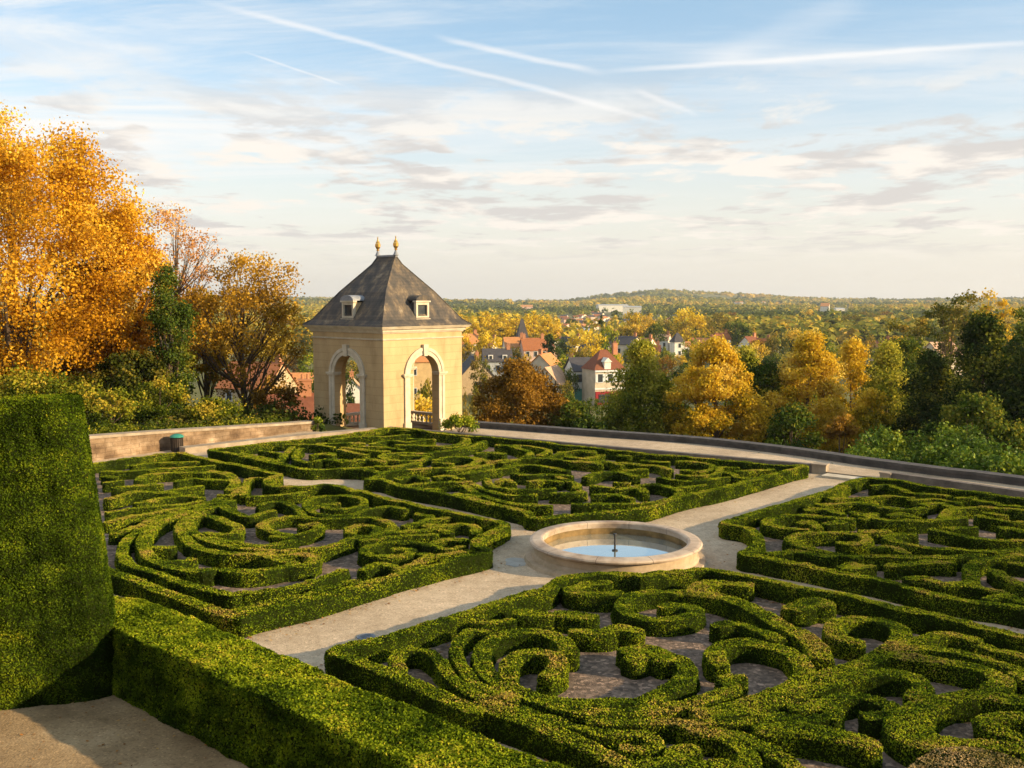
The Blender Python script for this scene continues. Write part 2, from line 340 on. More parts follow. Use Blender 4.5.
# ------------------------------------------------------------------ hedges
def catmull(pts, ds):
    pts = [np.array(p, float) for p in pts]
    if len(pts) == 2:
        n = max(2, int(np.linalg.norm(pts[1] - pts[0]) / ds) + 1)
        return np.array([pts[0] + (pts[1] - pts[0]) * i / (n - 1) for i in range(n)])
    P = [2 * pts[0] - pts[1]] + pts + [2 * pts[-1] - pts[-2]]
    out = []
    for i in range(1, len(P) - 2):
        p0, p1, p2, p3 = P[i - 1], P[i], P[i + 1], P[i + 2]
        n = max(2, int(np.linalg.norm((p2 - p1)[:2]) / ds))
        for k in range(n):
            t = k / n
            out.append(.5 * ((2 * p1) + (-p0 + p2) * t + (2 * p0 - 5 * p1 + 4 * p2 - p3) * t * t + (-p0 + 3 * p1 - 3 * p2 + p3) * t ** 3))
    out.append(pts[-1]); return np.array(out)
def hedge_mesh(line, H, dens, leaf, mats, rs, ds=.08, z0=0, taper=.95, lump=.011, cap=True, dry=0, base_tone=0.0, nx=5, nz=4, wscale=.70, lean=None, toplit=.17, backw=1.0):
    """line: (x, y, width) points ; a clipped hedge with leafy skin"""
    C = catmull(line, ds)
    xy = C[:, :2]; W = np.maximum(C[:, 2] * wscale, .12)
    T = np.gradient(xy, axis=0); T /= np.linalg.norm(T, axis=1)[:, None] + 1e-9
    if cap:
        e = [.0, .12, .3, .5]; f = [.55, .78, .93, 1.0]      # rounded clipped ends
        def ends(p, t, w, sg):
            return [(p + sg * t * w * .5 * (1 - k * 2) * .8, w * g) for k, g in zip(e, f)]
        a = [(p, w) for p, w in ends(xy[0], T[0], W[0], -1)]; b = [(p, w) for p, w in ends(xy[-1], T[-1], W[-1], 1)]
        xy = np.concatenate([[p for p, w in a[:-1]], xy, [p for p, w in b[:-1]][::-1]])
        W = np.concatenate([[w for p, w in a[:-1]], W, [w for p, w in b[:-1]][::-1]])
        T = np.concatenate([np.repeat(T[:1], 3, 0), T, np.repeat(T[-1:], 3, 0)])
    N2 = np.stack([-T[:, 1], T[:, 0]], 1)
    prof = [(1, 0), (1.0, .3), (.985, .6), (.96, .88), (.90, .985)]
    if nz > 4: prof = [(1 - .07 * k / nz, .985 * k / nz) for k in range(nz)] + [(.92, .99)]
    tops = [(s, 1.0) for s in np.linspace(.8, -.8, nx)]
    pr = prof + tops + [(-a, b) for a, b in prof[::-1]]
    pr = np.array(pr); k = len(pr); n = len(xy)
    tw = np.where(pr[:, 1] > .5, 1 - (1 - taper) * pr[:, 1], 1 - (1 - taper) * pr[:, 1])
    V = np.zeros((n, k, 3))
    V[:, :, 0] = xy[:, None, 0] + N2[:, None, 0] * (W[:, None] * .5 * (pr[:, 0] * tw)[None])
    V[:, :, 1] = xy[:, None, 1] + N2[:, None, 1] * (W[:, None] * .5 * (pr[:, 0] * tw)[None])
    V[:, :, 2] = z0 + H * pr[None, :, 1]
    Vf = V.reshape(-1, 3)
    if lean is not None:
        q = np.exp(-np.linalg.norm(Vf[:, :2] - xy[0], axis=1) / 1.6) * (Vf[:, 2] - z0) / H
        Vf[:, :2] += np.outer(q, lean)
    nb = N_mid(Vf) * lump + N_fine(Vf) * lump * .6
    up = (pr[:, 1] > .95)[None].repeat(n, 0).ravel()
    Vf[:, 2] += np.where(up, nb + N_big(Vf) * lump * 1.0, nb * .3 * (Vf[:, 2] > z0 + .02))
    side = np.sign(pr[:, 0])[None].repeat(n, 0).ravel() * (~up) * nb
    Nn = N2[:, None, :].repeat(k, 1).reshape(-1, 2)
    Vf[:, :2] += Nn * side[:, None]
    i, j = np.meshgrid(np.arange(n - 1), np.arange(k - 1), indexing='ij')
    F = np.stack([i * k + j, (i + 1) * k + j, (i + 1) * k + j + 1, i * k + j + 1], -1).reshape(-1, 4)
    mb = MB()
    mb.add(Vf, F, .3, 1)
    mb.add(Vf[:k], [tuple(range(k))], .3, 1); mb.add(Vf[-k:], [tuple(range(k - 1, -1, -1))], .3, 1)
    # end faces as quads for scattering
    capq = []
    for base in (0, (n - 1) * k):
        for q in range(k // 2): capq.append((base + q, base + q + 1, base + k - 2 - q, base + k - 1 - q) if base == 0 else (base + k - 1 - q, base + k - 2 - q, base + q + 1, base + q))
    FF = np.concatenate([F, np.array(capq)])
    wt = None
    if backw < 1:
        fc = Vf[FF].mean(1); ff = np.cross(Vf[FF[:, 2]] - Vf[FF[:, 0]], Vf[FF[:, 3]] - Vf[FF[:, 1]]); cc = fc[:, :2].mean(0)
        wt = np.where((fc[:, 1] - np.interp(fc[:, 0], xy[np.argsort(xy[:, 0]), 0], xy[np.argsort(xy[:, 0]), 1]) > .1) & (abs(ff[:, 2]) < np.linalg.norm(ff, axis=1) * .5), backw, 1.0)
    P, NN = scatter(Vf, FF, dens, rs, wt)
    cen = Vf.mean(0)
    # outward orientation check through side sign
    P = P + NN * 0
    flip = np.where(NN[:, 2] < -.3, -1, 1)[:, None]
    NN = NN * flip
    P = P + NN * rs.uniform(-.35, .35, (len(P), 1)) * leaf
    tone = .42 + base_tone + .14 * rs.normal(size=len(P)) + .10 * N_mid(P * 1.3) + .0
    tone = tone + np.where(NN[:, 2] > .6, toplit, -.13)  # leaf colour imitates light: tops lightened, sides darkened as if shaded
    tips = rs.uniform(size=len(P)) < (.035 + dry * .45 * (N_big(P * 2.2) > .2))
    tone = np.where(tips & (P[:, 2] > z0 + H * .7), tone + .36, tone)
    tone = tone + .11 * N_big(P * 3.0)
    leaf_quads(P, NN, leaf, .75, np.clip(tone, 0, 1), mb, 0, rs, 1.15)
    return mb.mesh('hedge', mats)

ZO = {'D1': (320, 560, 5.12), 'D2': (480, 560, 5.12), 'D3': (640, 560, 5.12), 'D4': (824, 560, 5.12), 'D5': (480, 648, 6.4), 'D6': (624, 648, 6.4), 'D7': (764, 648, 6.4), 'D8': (864, 648, 6.4), 'R3': (640, 540, 2.667),
      'A1': (100, 440, 6.4), 'A2': (240, 440, 6.4), 'A3': (360, 450, 6.4), 'A4': (100, 530, 6.4), 'A5': (240, 530, 6.4),
      'C1': (710, 465, 6.4), 'C2': (864, 465, 6.4), 'C3': (804, 530, 4.6545),
      'B1': (200, 420, 6.4), 'B2': (320, 420, 6.4), 'B3': (440, 420, 6.4), 'B4': (560, 430, 6.4), 'B5': (680, 430, 6.4), 'B6': (400, 450, 6.4)}
HH = .36
def S(*segs, w=.45):
    """a hedge centreline, surveyed in segments given as 'KEY x,y x,y ...'"""
    out = []
    for s in segs:
        k, *pp = s.split()
        ox, oy, sc = ZO[k]
        for p in pp:
            q = [float(t) for t in p.split(',')]
            X, Y = gp(ox + q[0] / sc, oy + q[1] / sc, HH)
            out.append((X, Y, q[2] if len(q) > 2 else w))
    return out
#PARTERRES
D_border = S('D6 760,1500 300,760 200,720', 'D5 1000,750 850,690 700,620 550,560 400,500 200,430 0,360', 'D1 800,768 650,700 450,612 250,530 130,490 78,468 170,432 250,420 450,362 700,288 900,232', 'D2 20,245 200,188 330,158 375,125 440,92 600,75 800,78', 'D3 0,85 150,65 330,50 450,65 600,90 800,135', 'D4 100,178 250,212 350,240 600,292 800,340 1024,390 1500,500', w=.46)
D_scrolls = [
 S('D1 410,530 380,480 430,440 540,440 610,490 660,560 740,625 850,680 1000,740', 'D5 250,358 400,405 520,440 650,478 750,498 880,505', 'D6 60,500 150,520 200,570 120,600 20,590', w=.36),
 S('D1 840,345 770,345 710,390 700,460 740,530 790,590 880,640 1000,685', 'D5 100,250 210,290', w=.36),
 S('D2 30,305 150,300', w=.46),
 S('D2 455,450 430,405 370,365 280,345 180,350 80,375 15,430 20,520 80,580 170,635 300,682 450,697 600,700 750,690', 'D3 0,690 110,650 200,600 245,545 220,495 130,460 60,450', 'D2 780,480', w=.52),
 S('D2 760,440 880,430 950,480', w=.6),
 S('D2 345,580 400,530 385,480 290,460 190,470 145,520 150,580', w=.46),
 S('D2 215,262 335,262', w=.62), S('D2 430,258 550,268', w=.72),
 S('D2 500,348 620,352 720,330 790,345', w=.55),
 S('D2 640,105 540,112 460,142 560,160 700,160', w=.52),
 S('D3 215,145 80,145 -40,165 -90,210 -60,250 30,275 130,280 240,265 285,235 220,212 130,215', w=.52),
 S('D3 535,110 470,105 400,100 320,112 290,150 390,170 480,195 600,245 720,310 830,360 900,420 925,470', w=.66),
 S('D3 405,320 500,312 600,335 700,378', w=.5),
 S('D3 405,500 380,450 430,410 540,400 680,420 780,460 840,530 810,600 700,650 560,695', 'D6 830,300 650,362 500,380', w=.55),
 S('D6 740,150 640,160 700,215 600,260 450,305 250,350 0,378', 'D5 700,380 500,350 400,322', w=.40),
 S('D5 720,428 900,435', 'D6 150,435 400,428 560,425 700,430 850,400 1000,380', w=.30),
 S('D6 400,445 500,500 620,505 760,525 860,575 950,610', 'D7 60,640 150,690 240,775', w=.42),
 S('D6 620,520 740,570 800,640 780,740', w=.46),
 S('D6 430,600 330,620 360,690 500,725 640,690 740,735', w=.46),
 S('D3 800,225 860,207 930,207', w=.85),
 S('R3 572,262 522,245 530,208 620,203 690,228 690,262 640,298 560,328 480,352', w=.56),
 S('R3 742,258 810,243 890,252', w=.52), S('R3 712,278 800,282 900,302 1040,340', w=.42),
 S('R3 690,300 800,312 900,332 965,362 940,385', w=.56), S('R3 925,278 1024,300 1120,330', w=.44),
 S('R3 170,450 300,430 420,400 480,380 560,358 650,345 720,352 755,380 735,405', w=.52),
 S('D7 210,345 340,325 480,285 600,265 700,285 760,310 830,335 800,380 680,395', w=.46),
 S('D7 340,330 440,350 430,400', w=.44),
 S('D7 0,410 140,405 260,425 350,415', w=.44),
 S('D7 30,485 200,485 400,515 550,545 640,575', w=.72),
 S('D8 560,620,.6 400,560,.95 290,490,1.0 290,420,.9 360,360,.8 470,315 600,285 750,270 900,295 1024,312 1250,350', w=.6),
 S('D8 950,510 850,480 770,430 850,405 950,395 1060,400 1200,440', w=.42),
 S('D8 420,540 550,545 700,560 850,575 1024,590 1200,600', w=.5),
 S('R3 1010,345 1060,370 1100,400', w=.5),
]
D_dry = [S('D8 450,760 560,700 700,670 850,700 1000,760', w=1.0)]
A_border = S('A4 -200,140 -50,205 110,280 250,330 400,388 600,460 800,528 900,552', 'A5 40,535 200,500 400,455 600,400 800,340 1024,275', 'A3 400,750 500,725 700,680 810,650 770,622 745,590 775,555 850,525 925,475 850,448 750,430 600,400 400,360 200,315 0,260', 'A2 750,335 640,303 560,290 500,292 400,303 250,298 175,275 190,248 250,225 150,198 0,165', 'A1 800,150 640,110 520,85 440,88 250,110 0,140 -150,165', w=.42)
A_scrolls = [
 S('A1 215,150 350,132 480,132 615,127'), S('A1 20,188 200,182 400,172 560,162 720,152'), S('A1 250,245 280,218 400,198 550,195 680,200', w=.5),
 S('A1 720,190 820,205 865,255 835,305', w=.62), S('A1 500,250 600,237 720,242 800,245', w=.5), S('A1 100,298 250,283 380,272'),
 S('A1 430,322 520,303 635,285', w=.5), S('A1 35,215 90,222', w=.5), S('A1 40,262 130,252', w=.4), S('A1 60,370 200,333 350,325 480,330', w=.5),
 S('A1 240,385 400,355 560,342 645,348'), S('A1 60,445 200,422 350,410 500,392 640,372', w=.42), S('A1 50,505 200,470 400,435 600,402 760,372', w=.42),
 S('A1 90,575 250,525 330,485 480,445', w=.42),
 S('A1 560,412 400,482 250,560 170,620', 'A4 140,125 190,195 280,225 400,262 550,322 700,362 850,382', 'A5 0,372 200,362 350,342 470,312 580,272 660,235', w=.44),
 S('A5 -20,480 130,450 280,420 420,400 520,355 640,325 740,300', w=.4),
 S('A1 760,362 600,432 450,482 360,522 290,590 270,650', 'A4 330,165 420,212 540,240 660,250 725,235', w=.5),
 S('A4 340,92 450,92', w=.5), S('A4 440,185 580,162', w=.5),
 S('A1 840,370 700,420 600,462 522,520 525,575 600,655 740,702 880,715', 'A2 150,715', 'A5 260,178 350,200', w=.5),
 S('A5 -100,235 0,252 150,242 280,217 420,205 480,165 400,140 250,142 100,135', w=.5),
 S('A1 650,465 572,505 602,575 682,622 820,662', 'A2 100,685 250,695 500,682 620,650 740,610 880,590 980,552', w=.42),
 S('A2 705,580 705,545 800,532 880,550 860,590'), S('A1 710,470 800,500 880,532 860,570 760,578 690,572', w=.5),
 S('A1 705,602 850,632', 'A2 130,655 300,635 330,605 220,590', w=.42), S('A1 780,402 860,450 960,472', 'A2 120,455 200,440', w=.5),
 S('A2 400,520 470,510 505,535 460,562 350,582 220,560 140,525 200,487 350,470 500,480 700,480 850,478 940,505 985,545', w=.44),
 S('A2 620,397 545,402 565,428 680,430 790,395 770,362 640,347 500,357 425,385 440,430 520,460 640,470 720,465', w=.38),
 S('A3 -30,398 60,367 180,352 280,365', w=.46), S('A2 65,345 200,338 330,332 400,320', w=.46), S('A2 130,402 220,385 300,392 360,420 400,465', w=.4),
 S('A2 130,235 60,238 35,290 20,335', w=.4), S('A1 960,240 910,290 850,330 770,332', w=.4),
 S('A3 290,468 400,442 450,410 375,395', w=.42), S('A3 440,425 555,412', w=.46), S('A3 430,460 530,465 650,450 730,465 745,510', w=.5),
 S('A3 160,515 350,500 490,490 570,510', w=.46), S('A3 230,612 320,615 300,650 180,662 60,650 30,615 100,580 200,567 350,572 460,590', w=.46),
 S('A3 480,572 560,550 655,560', w=.5), S('A3 400,640 480,652 600,640 700,628', w=.5), S('A3 250,742 350,705 430,665', w=.5), S('A3 30,745 110,705 200,712', w=.5),
 S('A3 20,560 180,545 330,530 480,520', w=.36), S('A3 500,600 560,610 650,600', w=.36),
]
B_border = S('B2 310,380 330,368 382,352 372,330 300,315 150,307 0,310', 'B1 700,312 600,298 400,255 200,215 75,190 250,170 450,145 650,125 800,110', 'B2 200,88 330,68 450,50 600,62 750,85', 'B3 200,105 450,125 700,145', 'B4 0,92 300,125 600,155', 'B5 0,165 400,205 700,225 795,235 700,258 550,300 400,340 250,380 0,432', 'B4 600,482 450,510', 'B6 905,425 800,390 600,345 400,300 200,265 20,232', 'B2 420,390 310,380', w=.42)
B_scrolls = [
 S('B1 270,205 400,230 500,245 530,212 480,192 390,187', w=.4), S('B1 590,160 560,190 540,222', w=.4), S('B1 645,172 612,210 620,240 700,258', w=.42), S('B1 560,148 700,150 850,165', w=.4),
 S('B1 720,207 800,200 850,215'), S('B1 740,248 820,240 920,252', w=.5), S('B1 640,290 750,298', w=.5), S('B2 130,182 200,200 290,212', w=.5), S('B2 150,168 300,185 430,190', w=.42),
 S('B2 180,252 300,240 400,250', w=.5), S('B2 370,280 440,282 510,275 605,262', w=.5), S('B2 530,215 610,212 690,222 600,245 450,240 390,220 450,202 560,195 705,203', w=.4),
 S('B2 745,262 835,268', w=.5), S('B2 745,242 850,222 960,225 1010,245 900,285 700,298 500,310 390,322', w=.5), S('B2 505,358 600,345 670,360', w=.55), S('B2 745,352 820,345 900,365', w=.5),
 S('B2 520,405 650,390 800,385 950,380', w=.42), S('B2 670,430 740,430', w=.5), S('B2 0,203 80,207', w=.5), S('B2 60,245 150,247', w=.5), S('B2 190,292 320,287', w=.5),
 S('B2 60,112 200,102 400,95 560,88', w=.42), S('B2 0,142 150,142 270,140', w=.5), S('B2 330,142 420,122 560,127 660,118', w=.42), S('B2 580,110 720,110', w=.5), S('B2 500,152 640,157 760,162', w=.5),
 S('B2 500,60 700,70 850,85 940,112 900,140 780,162', w=.5), S('B2 250,165 400,165 520,178', w=.42), S('B3 -60,195 60,185 180,165 280,128', w=.5), S('B3 20,165 120,158 190,138', w=.4),
 S('B3 245,205 320,198 400,205', w=.55), S('B3 370,155 430,158 520,180 575,202 540,230 400,262', w=.46), S('B3 480,155 600,162 695,180 640,212', w=.46), S('B3 700,230 780,200 870,187 980,200', w=.46), S('B3 820,225 935,238', w=.5),
 S('B3 350,255 500,240 650,235 800,250 1024,270', w=.42), S('B3 30,230 150,225 280,240 320,265 200,290 50,310', w=.46), S('B3 140,335 200,330 280,312 370,302', w=.46), S('B3 390,292 500,272 640,280 810,310', w=.5),
 S('B3 480,332 560,345 700,340 830,345', w=.5), S('B3 375,385 420,365 465,388', w=.46), S('B3 580,378 680,370 765,378', w=.5), S('B3 300,372 322,402 400,430 550,437 720,430', w=.42), S('B3 760,352 870,390 870,420', w=.42),
 S('B3 730,455 830,457 910,442', w=.5), S('B3 210,392 280,430 400,460 600,462', w=.42), S('B6 415,215 500,270 650,312 800,335 950,342', w=.46), S('B6 360,270 420,272 480,290', w=.5),
 S('B4 0,132 100,127 215,130', w=.46), S('B4 180,165 270,150', w=.46), S('B4 60,185 200,192 320,192 390,210', w=.46), S('B4 380,155 440,158', w=.46), S('B4 400,195 500,205 620,212 700,240', w=.46), S('B4 540,180 680,190', w=.5),
 S('B4 170,285 250,260 380,255 480,280', w=.56), S('B4 430,242 540,237', w=.5), S('B4 215,345 325,352', w=.46), S('B4 360,317 430,320', w=.4), S('B4 390,362 500,350 540,380', w=.5),
 S('B4 500,335 650,342 760,380 700,430 500,450 300,455 100,458', w=.46), S('B4 225,402 350,400 450,422', w=.46), S('B4 790,242 880,247 960,235 975,212 900,190 760,183', w=.42), S('B4 760,272 900,280 1000,262 1024,232', w=.42),
 S('B4 640,292 800,312 1000,300', w=.42), S('B4 780,352 920,350', w=.42), S('B5 210,222 360,225', w=.42), S('B5 370,252 480,242 590,240', w=.42), S('B5 250,250 340,265 370,290 480,292', w=.42), S('B5 0,312 150,312 300,290', w=.4), S('B5 0,358 150,350', w=.4),
]
C_border = S('C3 1500,480 1024,362 800,325 600,290 400,240 200,200 0,160', 'C1 450,612 300,582 215,565 270,540 310,490 295,440 240,402 170,390 95,370 180,340 300,298 450,255 600,212 760,168 880,115 975,82', 'C2 100,85 300,115 500,145 700,170 900,200 1024,215 1500,290', w=.44)
C_scrolls = [
 S('C1 600,397 500,387 380,365 370,335 460,308 600,305 750,320 900,330', w=.5), S('C1 590,355 640,350 690,382', w=.5), S('C1 760,362 840,355', w=.6),
 S('C1 840,482 930,485 1005,475 980,440 860,420 700,422 560,430 510,460 560,490 660,520 780,545 950,570', w=.46), S('C1 400,545 480,540', w=.6), S('C1 520,530 650,550 780,565', w=.46),
 S('C1 860,625 960,612', 'C3 200,160 300,150', w=.56), S('C1 630,268 740,268 840,300', w=.5), S('C1 700,240 850,230 960,222', w=.5), S('C1 720,178 800,205', w=.42), S('C1 830,198 980,195', w=.42),
 S('C2 60,122 150,118 240,145 300,168 420,172 530,180', w=.46), S('C2 0,232 150,262 300,268 370,262', w=.5), S('C2 0,205 150,182 300,195', w=.42), S('C2 180,307 250,300 330,322', w=.5), S('C2 -60,300 100,335 300,345 450,340 630,325', w=.46),
 S('C2 0,330 60,300', w=.5), S('C2 0,408 150,405', w=.5), S('C2 380,237 480,225 560,247', w=.5), S('C2 300,215 450,208 600,230', w=.42), S('C2 500,322 540,282 620,260 760,257 900,265 1024,277 1200,300', w=.46),
 S('C2 740,320 820,335 920,350 1100,352', w=.46), S('C2 790,292 890,302', w=.5), S('C2 600,190 700,190', w=.4), S('C2 720,210 800,222 890,242', w=.46), S('C2 310,430 230,435 155,460 250,490 400,515 550,522 750,532 900,530 1200,500', w=.46),
 S('C2 450,402 560,422 700,452 850,462 1200,465', w=.46), S('C2 560,385 690,382', w=.5), S('C2 80,522 180,520 260,552', w=.46), S('C2 180,622 300,612 420,600 545,600', w=.5), S('C2 290,705 380,700 500,738 650,732 700,690 680,625 760,592 900,570 1100,530', w=.46),
 S('C2 -80,560 200,575 400,577 600,572 750,562', w=.42), S('C2 840,650 900,690 1024,740 1200,800', w=.46), S('C2 960,602 1080,612', w=.5), S('C3 770,240 900,262 1024,312 1150,350', w=.42), S('C2 890,387 960,390 1100,415', w=.5), S('C2 930,242 1100,250', w=.4),
 S('C3 860,300 940,290 1060,330', w=.4),
]
DENS = {'D': 4600, 'A': 3400, 'C': 3200, 'B': 2200}
LFS = {'D': .028, 'A': .032, 'C': .033, 'B': .040}
def poly_of(border, inset=0): return [(p[0], p[1]) for p in border]
def parterre(key, label, border, scrolls, dry, bedpoly, seed):
    rs = np.random.RandomState(seed)
    root = empty('hedge_parterre', label, 'parterre', (bedpoly[0][0], bedpoly[0][1], 0), group='boxwood parterres around the pool')
    ox, oy = bedpoly[0]
    def loc(line): return [(x - ox, y - oy, w) for x, y, w in line]
    m = MB(); n = len(bedpoly)
    m.add([(x - ox, y - oy, .006) for x, y in bedpoly], [tuple(range(n))])
    me = m.mesh('bed', M_mulch)
    put('gravel_bed', me, root)
    k = DENS[key]; lf = LFS[key]
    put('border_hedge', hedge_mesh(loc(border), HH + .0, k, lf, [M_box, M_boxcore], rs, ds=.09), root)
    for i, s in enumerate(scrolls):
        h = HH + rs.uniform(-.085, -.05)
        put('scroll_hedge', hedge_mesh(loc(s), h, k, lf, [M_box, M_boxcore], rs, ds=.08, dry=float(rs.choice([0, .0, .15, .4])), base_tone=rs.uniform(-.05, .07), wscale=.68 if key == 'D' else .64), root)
    for s in dry:
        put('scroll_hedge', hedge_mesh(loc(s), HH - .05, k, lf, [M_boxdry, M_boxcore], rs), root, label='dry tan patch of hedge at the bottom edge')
    return root
pd = poly_of(D_border); pa = poly_of(A_border); pb = poly_of(B_border); pc = poly_of(C_border)
parterre('D', 'nearest clipped boxwood parterre, in front of the round stone pool', D_border, D_scrolls, D_dry, pd + [(16, 12.5), (14, 6), (4, 6)], 11)
parterre('A', 'left clipped boxwood parterre beside the tall yew hedge and the litter bin', A_border, A_scrolls, [], pa, 12)
parterre('B', 'far clipped boxwood parterre lying in front of the stone pavilion', B_border, B_scrolls, [], pb, 13)
parterre('C', 'right clipped boxwood parterre between the pool and the terrace parapet', C_border, C_scrolls, [], pc + [], 14)

# ------------------------------------------------------------------ big clipped hedges in the foreground
rs = np.random.RandomState(21)
fd = np.array((-.96, -.28)); fn = np.array((.28, -.96))
c0 = np.array((-5.98, 14.55)) - fn * .62
TH = 4.5
line = [(*(c0 + fd * .42), 1.24), (*(c0 + fd * 3), 1.24), (*(c0 + fd * 7), 1.24)]
ox, oy = line[0][:2]
me = hedge_mesh([(x - ox, y - oy, w) for x, y, w in line], TH, 7600, .034, [M_yew, M_boxcore], rs, wscale=1, lean=fd * .55, toplit=.08, backw=.15, ds=.12, taper=.80, lump=.018, nx=9, nz=36, base_tone=-.02)
put('clipped_yew_hedge', me, None, (ox, oy, 0), label='tall dark clipped yew hedge like a wall on the left', category='hedge')
ld = np.array((.745, -.667)); ln = np.array((.667, .745))
p0 = np.array((-5.78, 15.14))
p0 = p0 + ln * .10
line = [(*(p0 - ld * 1.0), 1.16), (*(p0 + ld * 6), 1.16), (*(p0 + ld * 12.5), 1.16)]
ox, oy = line[0][:2]
me = hedge_mesh([(x - ox, y - oy, w) for x, y, w in line], 1.0, 6500, .040, [M_low, M_boxcore], rs, wscale=1, toplit=.08, ds=.09, taper=.97, lump=.016, nx=11, nz=10, base_tone=.02)
put('low_clipped_hedge', me, None, (ox, oy, 0), label='waist-high clipped green hedge running along the bottom left corner', category='hedge')

# ------------------------------------------------------------------ ground sheets
kerbR = [(-5.63, 43.99), (10.3, 33.95)]; kerbR2 = [(12.35, 32.3), (15.09, 29.1), (21.5, 21.0)]
para = [gp(455, 426.5, .1), gp(475, 427.8, .1), gp(599, 437, .1), gp(700, 444.5, .1), gp(800, 459.3 - 3, .1), gp(850, 464, .1), gp(950, 477.5, .1), gp(1024, 486.5, .1), (21.5, 23.2)]
wallL = [(-26, 21.5), (-15.31, 36.78), (-9.0, 45.5)]
def sheet(name, poly, z, mat, **kw):
    m = MB(); n = len(poly); m.add([(x, y, z) for x, y in poly], [tuple(range(n))])
    return put(name, m.mesh(name, mat), None, **kw)
sheet('gravel_paths', [(-45, -12), (45, -12), (45, 2), (21.5, 21.0), (15.09, 29.1), (12.35, 32.3), (10.3, 33.95), (-5.63, 43.99), (-9.5, 44.85), (-15.31, 36.78), (-26, 21.5), (-45, -5)], 0, M_gravel, kind='structure')
lo = p0 + ln * -.3 - ld * 1.0
sheet('earth_walk', [tuple(lo), tuple(lo + ld * 13.5), (2.5, -2), (-14, -2), (-14, 12.3), tuple(c0 + fd * 7), tuple(c0)], .006, M_soilpath, kind='structure')
# raised terrace walk behind the kerb
sheet('terrace_walk', [kerbR[0], kerbR[1], kerbR2[0], kerbR2[1], kerbR2[2]] + [(p[0] + .15, p[1] + .15) for p in para[::-1]] + [(-2.7, 44.4)], .10, M_gravel, kind='structure')
def strip_wall(name, line, th, z0, z1, mat, cap=None, captop=.09, over=.04, **kw):
    """wall following a polyline ; th to the left of travel"""
    P = [np.array(p, float) for p in line]
    P2 = catmull([(*p, 0) for p in P], .8)[:, :2]
    T = np.gradient(P2, axis=0); T /= np.linalg.norm(T, axis=1)[:, None]; N2 = np.stack([-T[:, 1], T[:, 0]], 1)
    def band(a, b, za, zb):
        m = MB(); n = len(P2)
        A = P2 + N2 * a; B = P2 + N2 * b
        q_ = lambda z, i_: z if np.isscalar(z) else float(np.interp(i_ / (n - 1), np.linspace(0, 1, len(z)), z))
        v = [(*p, q_(za, i_)) for i_, p in enumerate(A)] + [(*p, q_(zb, i_)) for i_, p in enumerate(A)] + [(*p, q_(zb, i_)) for i_, p in enumerate(B)] + [(*p, q_(za, i_)) for i_, p in enumerate(B)]
        f = []
        for i in range(n - 1):
            for q in range(4):
                r = (q + 1) % 4
                f.append((q * n + i, q * n + i + 1, r * n + i + 1, r * n + i))
        f.append((0, n, 2 * n, 3 * n)); f.append((n - 1, 4 * n - 1, 3 * n - 1, 2 * n - 1))
        m.add(v, f); return m
    root = empty(name, kw.pop('label'), kw.pop('category'), (0, 0, 0))
    put('masonry', band(0, th, z0, z1).mesh('masonry', mat), root)
    if cap: put('coping', band(-over, th + over, z1 + .001 if np.isscalar(z1) else [q + .001 for q in z1], z1 + captop if np.isscalar(z1) else [q + captop for q in z1]).mesh('coping', cap), root)
    return root
strip_wall('terrace_parapet', para, .42, -3, .25, M_darkcap, M_darkcap, .11, .04, label='long low dark stone parapet curving along the outer edge of the terrace', category='parapet')
strip_wall('stone_kerb', [tuple(np.array(kerbR[0]) + (.1, -.05)), kerbR[1]], .24, -.2, .31, M_kerb, None, label='low stone kerb behind the far parterre, below the terrace walk', category='kerb')
strip_wall('stone_kerb', kerbR2, .24, -.2, .31, M_kerb, None, label='low stone kerb behind the right parterre, beyond the path opening', category='kerb')
strip_wall('garden_wall', wallL, .5, -2, [1.6, 1.35, 1.1, .88, .55, .28], M_wall, M_cope, .10, .05, label='weathered stone retaining wall below the autumn trees on the left', category='wall')
strip_wall('stone_kerb', [(-12.6, 38.2), (-9.0, 41.6), (-5.9, 43.95)], .5, -.2, .24, M_cope, None, label='pale low stone kerb leading to the foot of the pavilion', category='kerb')
def block(name, x, y, rz, sx, sy, sz, mat, **kw):
    m = MB(); m.box(-sx / 2, sx / 2, -sy / 2, sy / 2, -.15, sz - .05); m.box(-sx / 2 - .02, sx / 2 + .02, -sy / 2 - .02, sy / 2 + .02, sz - .049, sz)
    return put(name, m.mesh(name, mat), None, (x, y, 0), rz, **kw)
block('stone_block', 10.58, 33.95, -.56, .48, .38, .34, M_cope, label='stone end block left of the opening at the head of the path', category='stone block')
block('stone_block', 12.32, 32.45, -.85, .36, .32, .30, M_cope, label='stone end block right of the opening at the head of the path', category='stone block')
m = MB(); m.box(-.95, .95, -.55, .55, -.1, .07)
put('stone_step', m.mesh('step', M_trim), None, (11.45, 33.0, 0), -.66, label='pale stone step between the two end blocks', category='step')

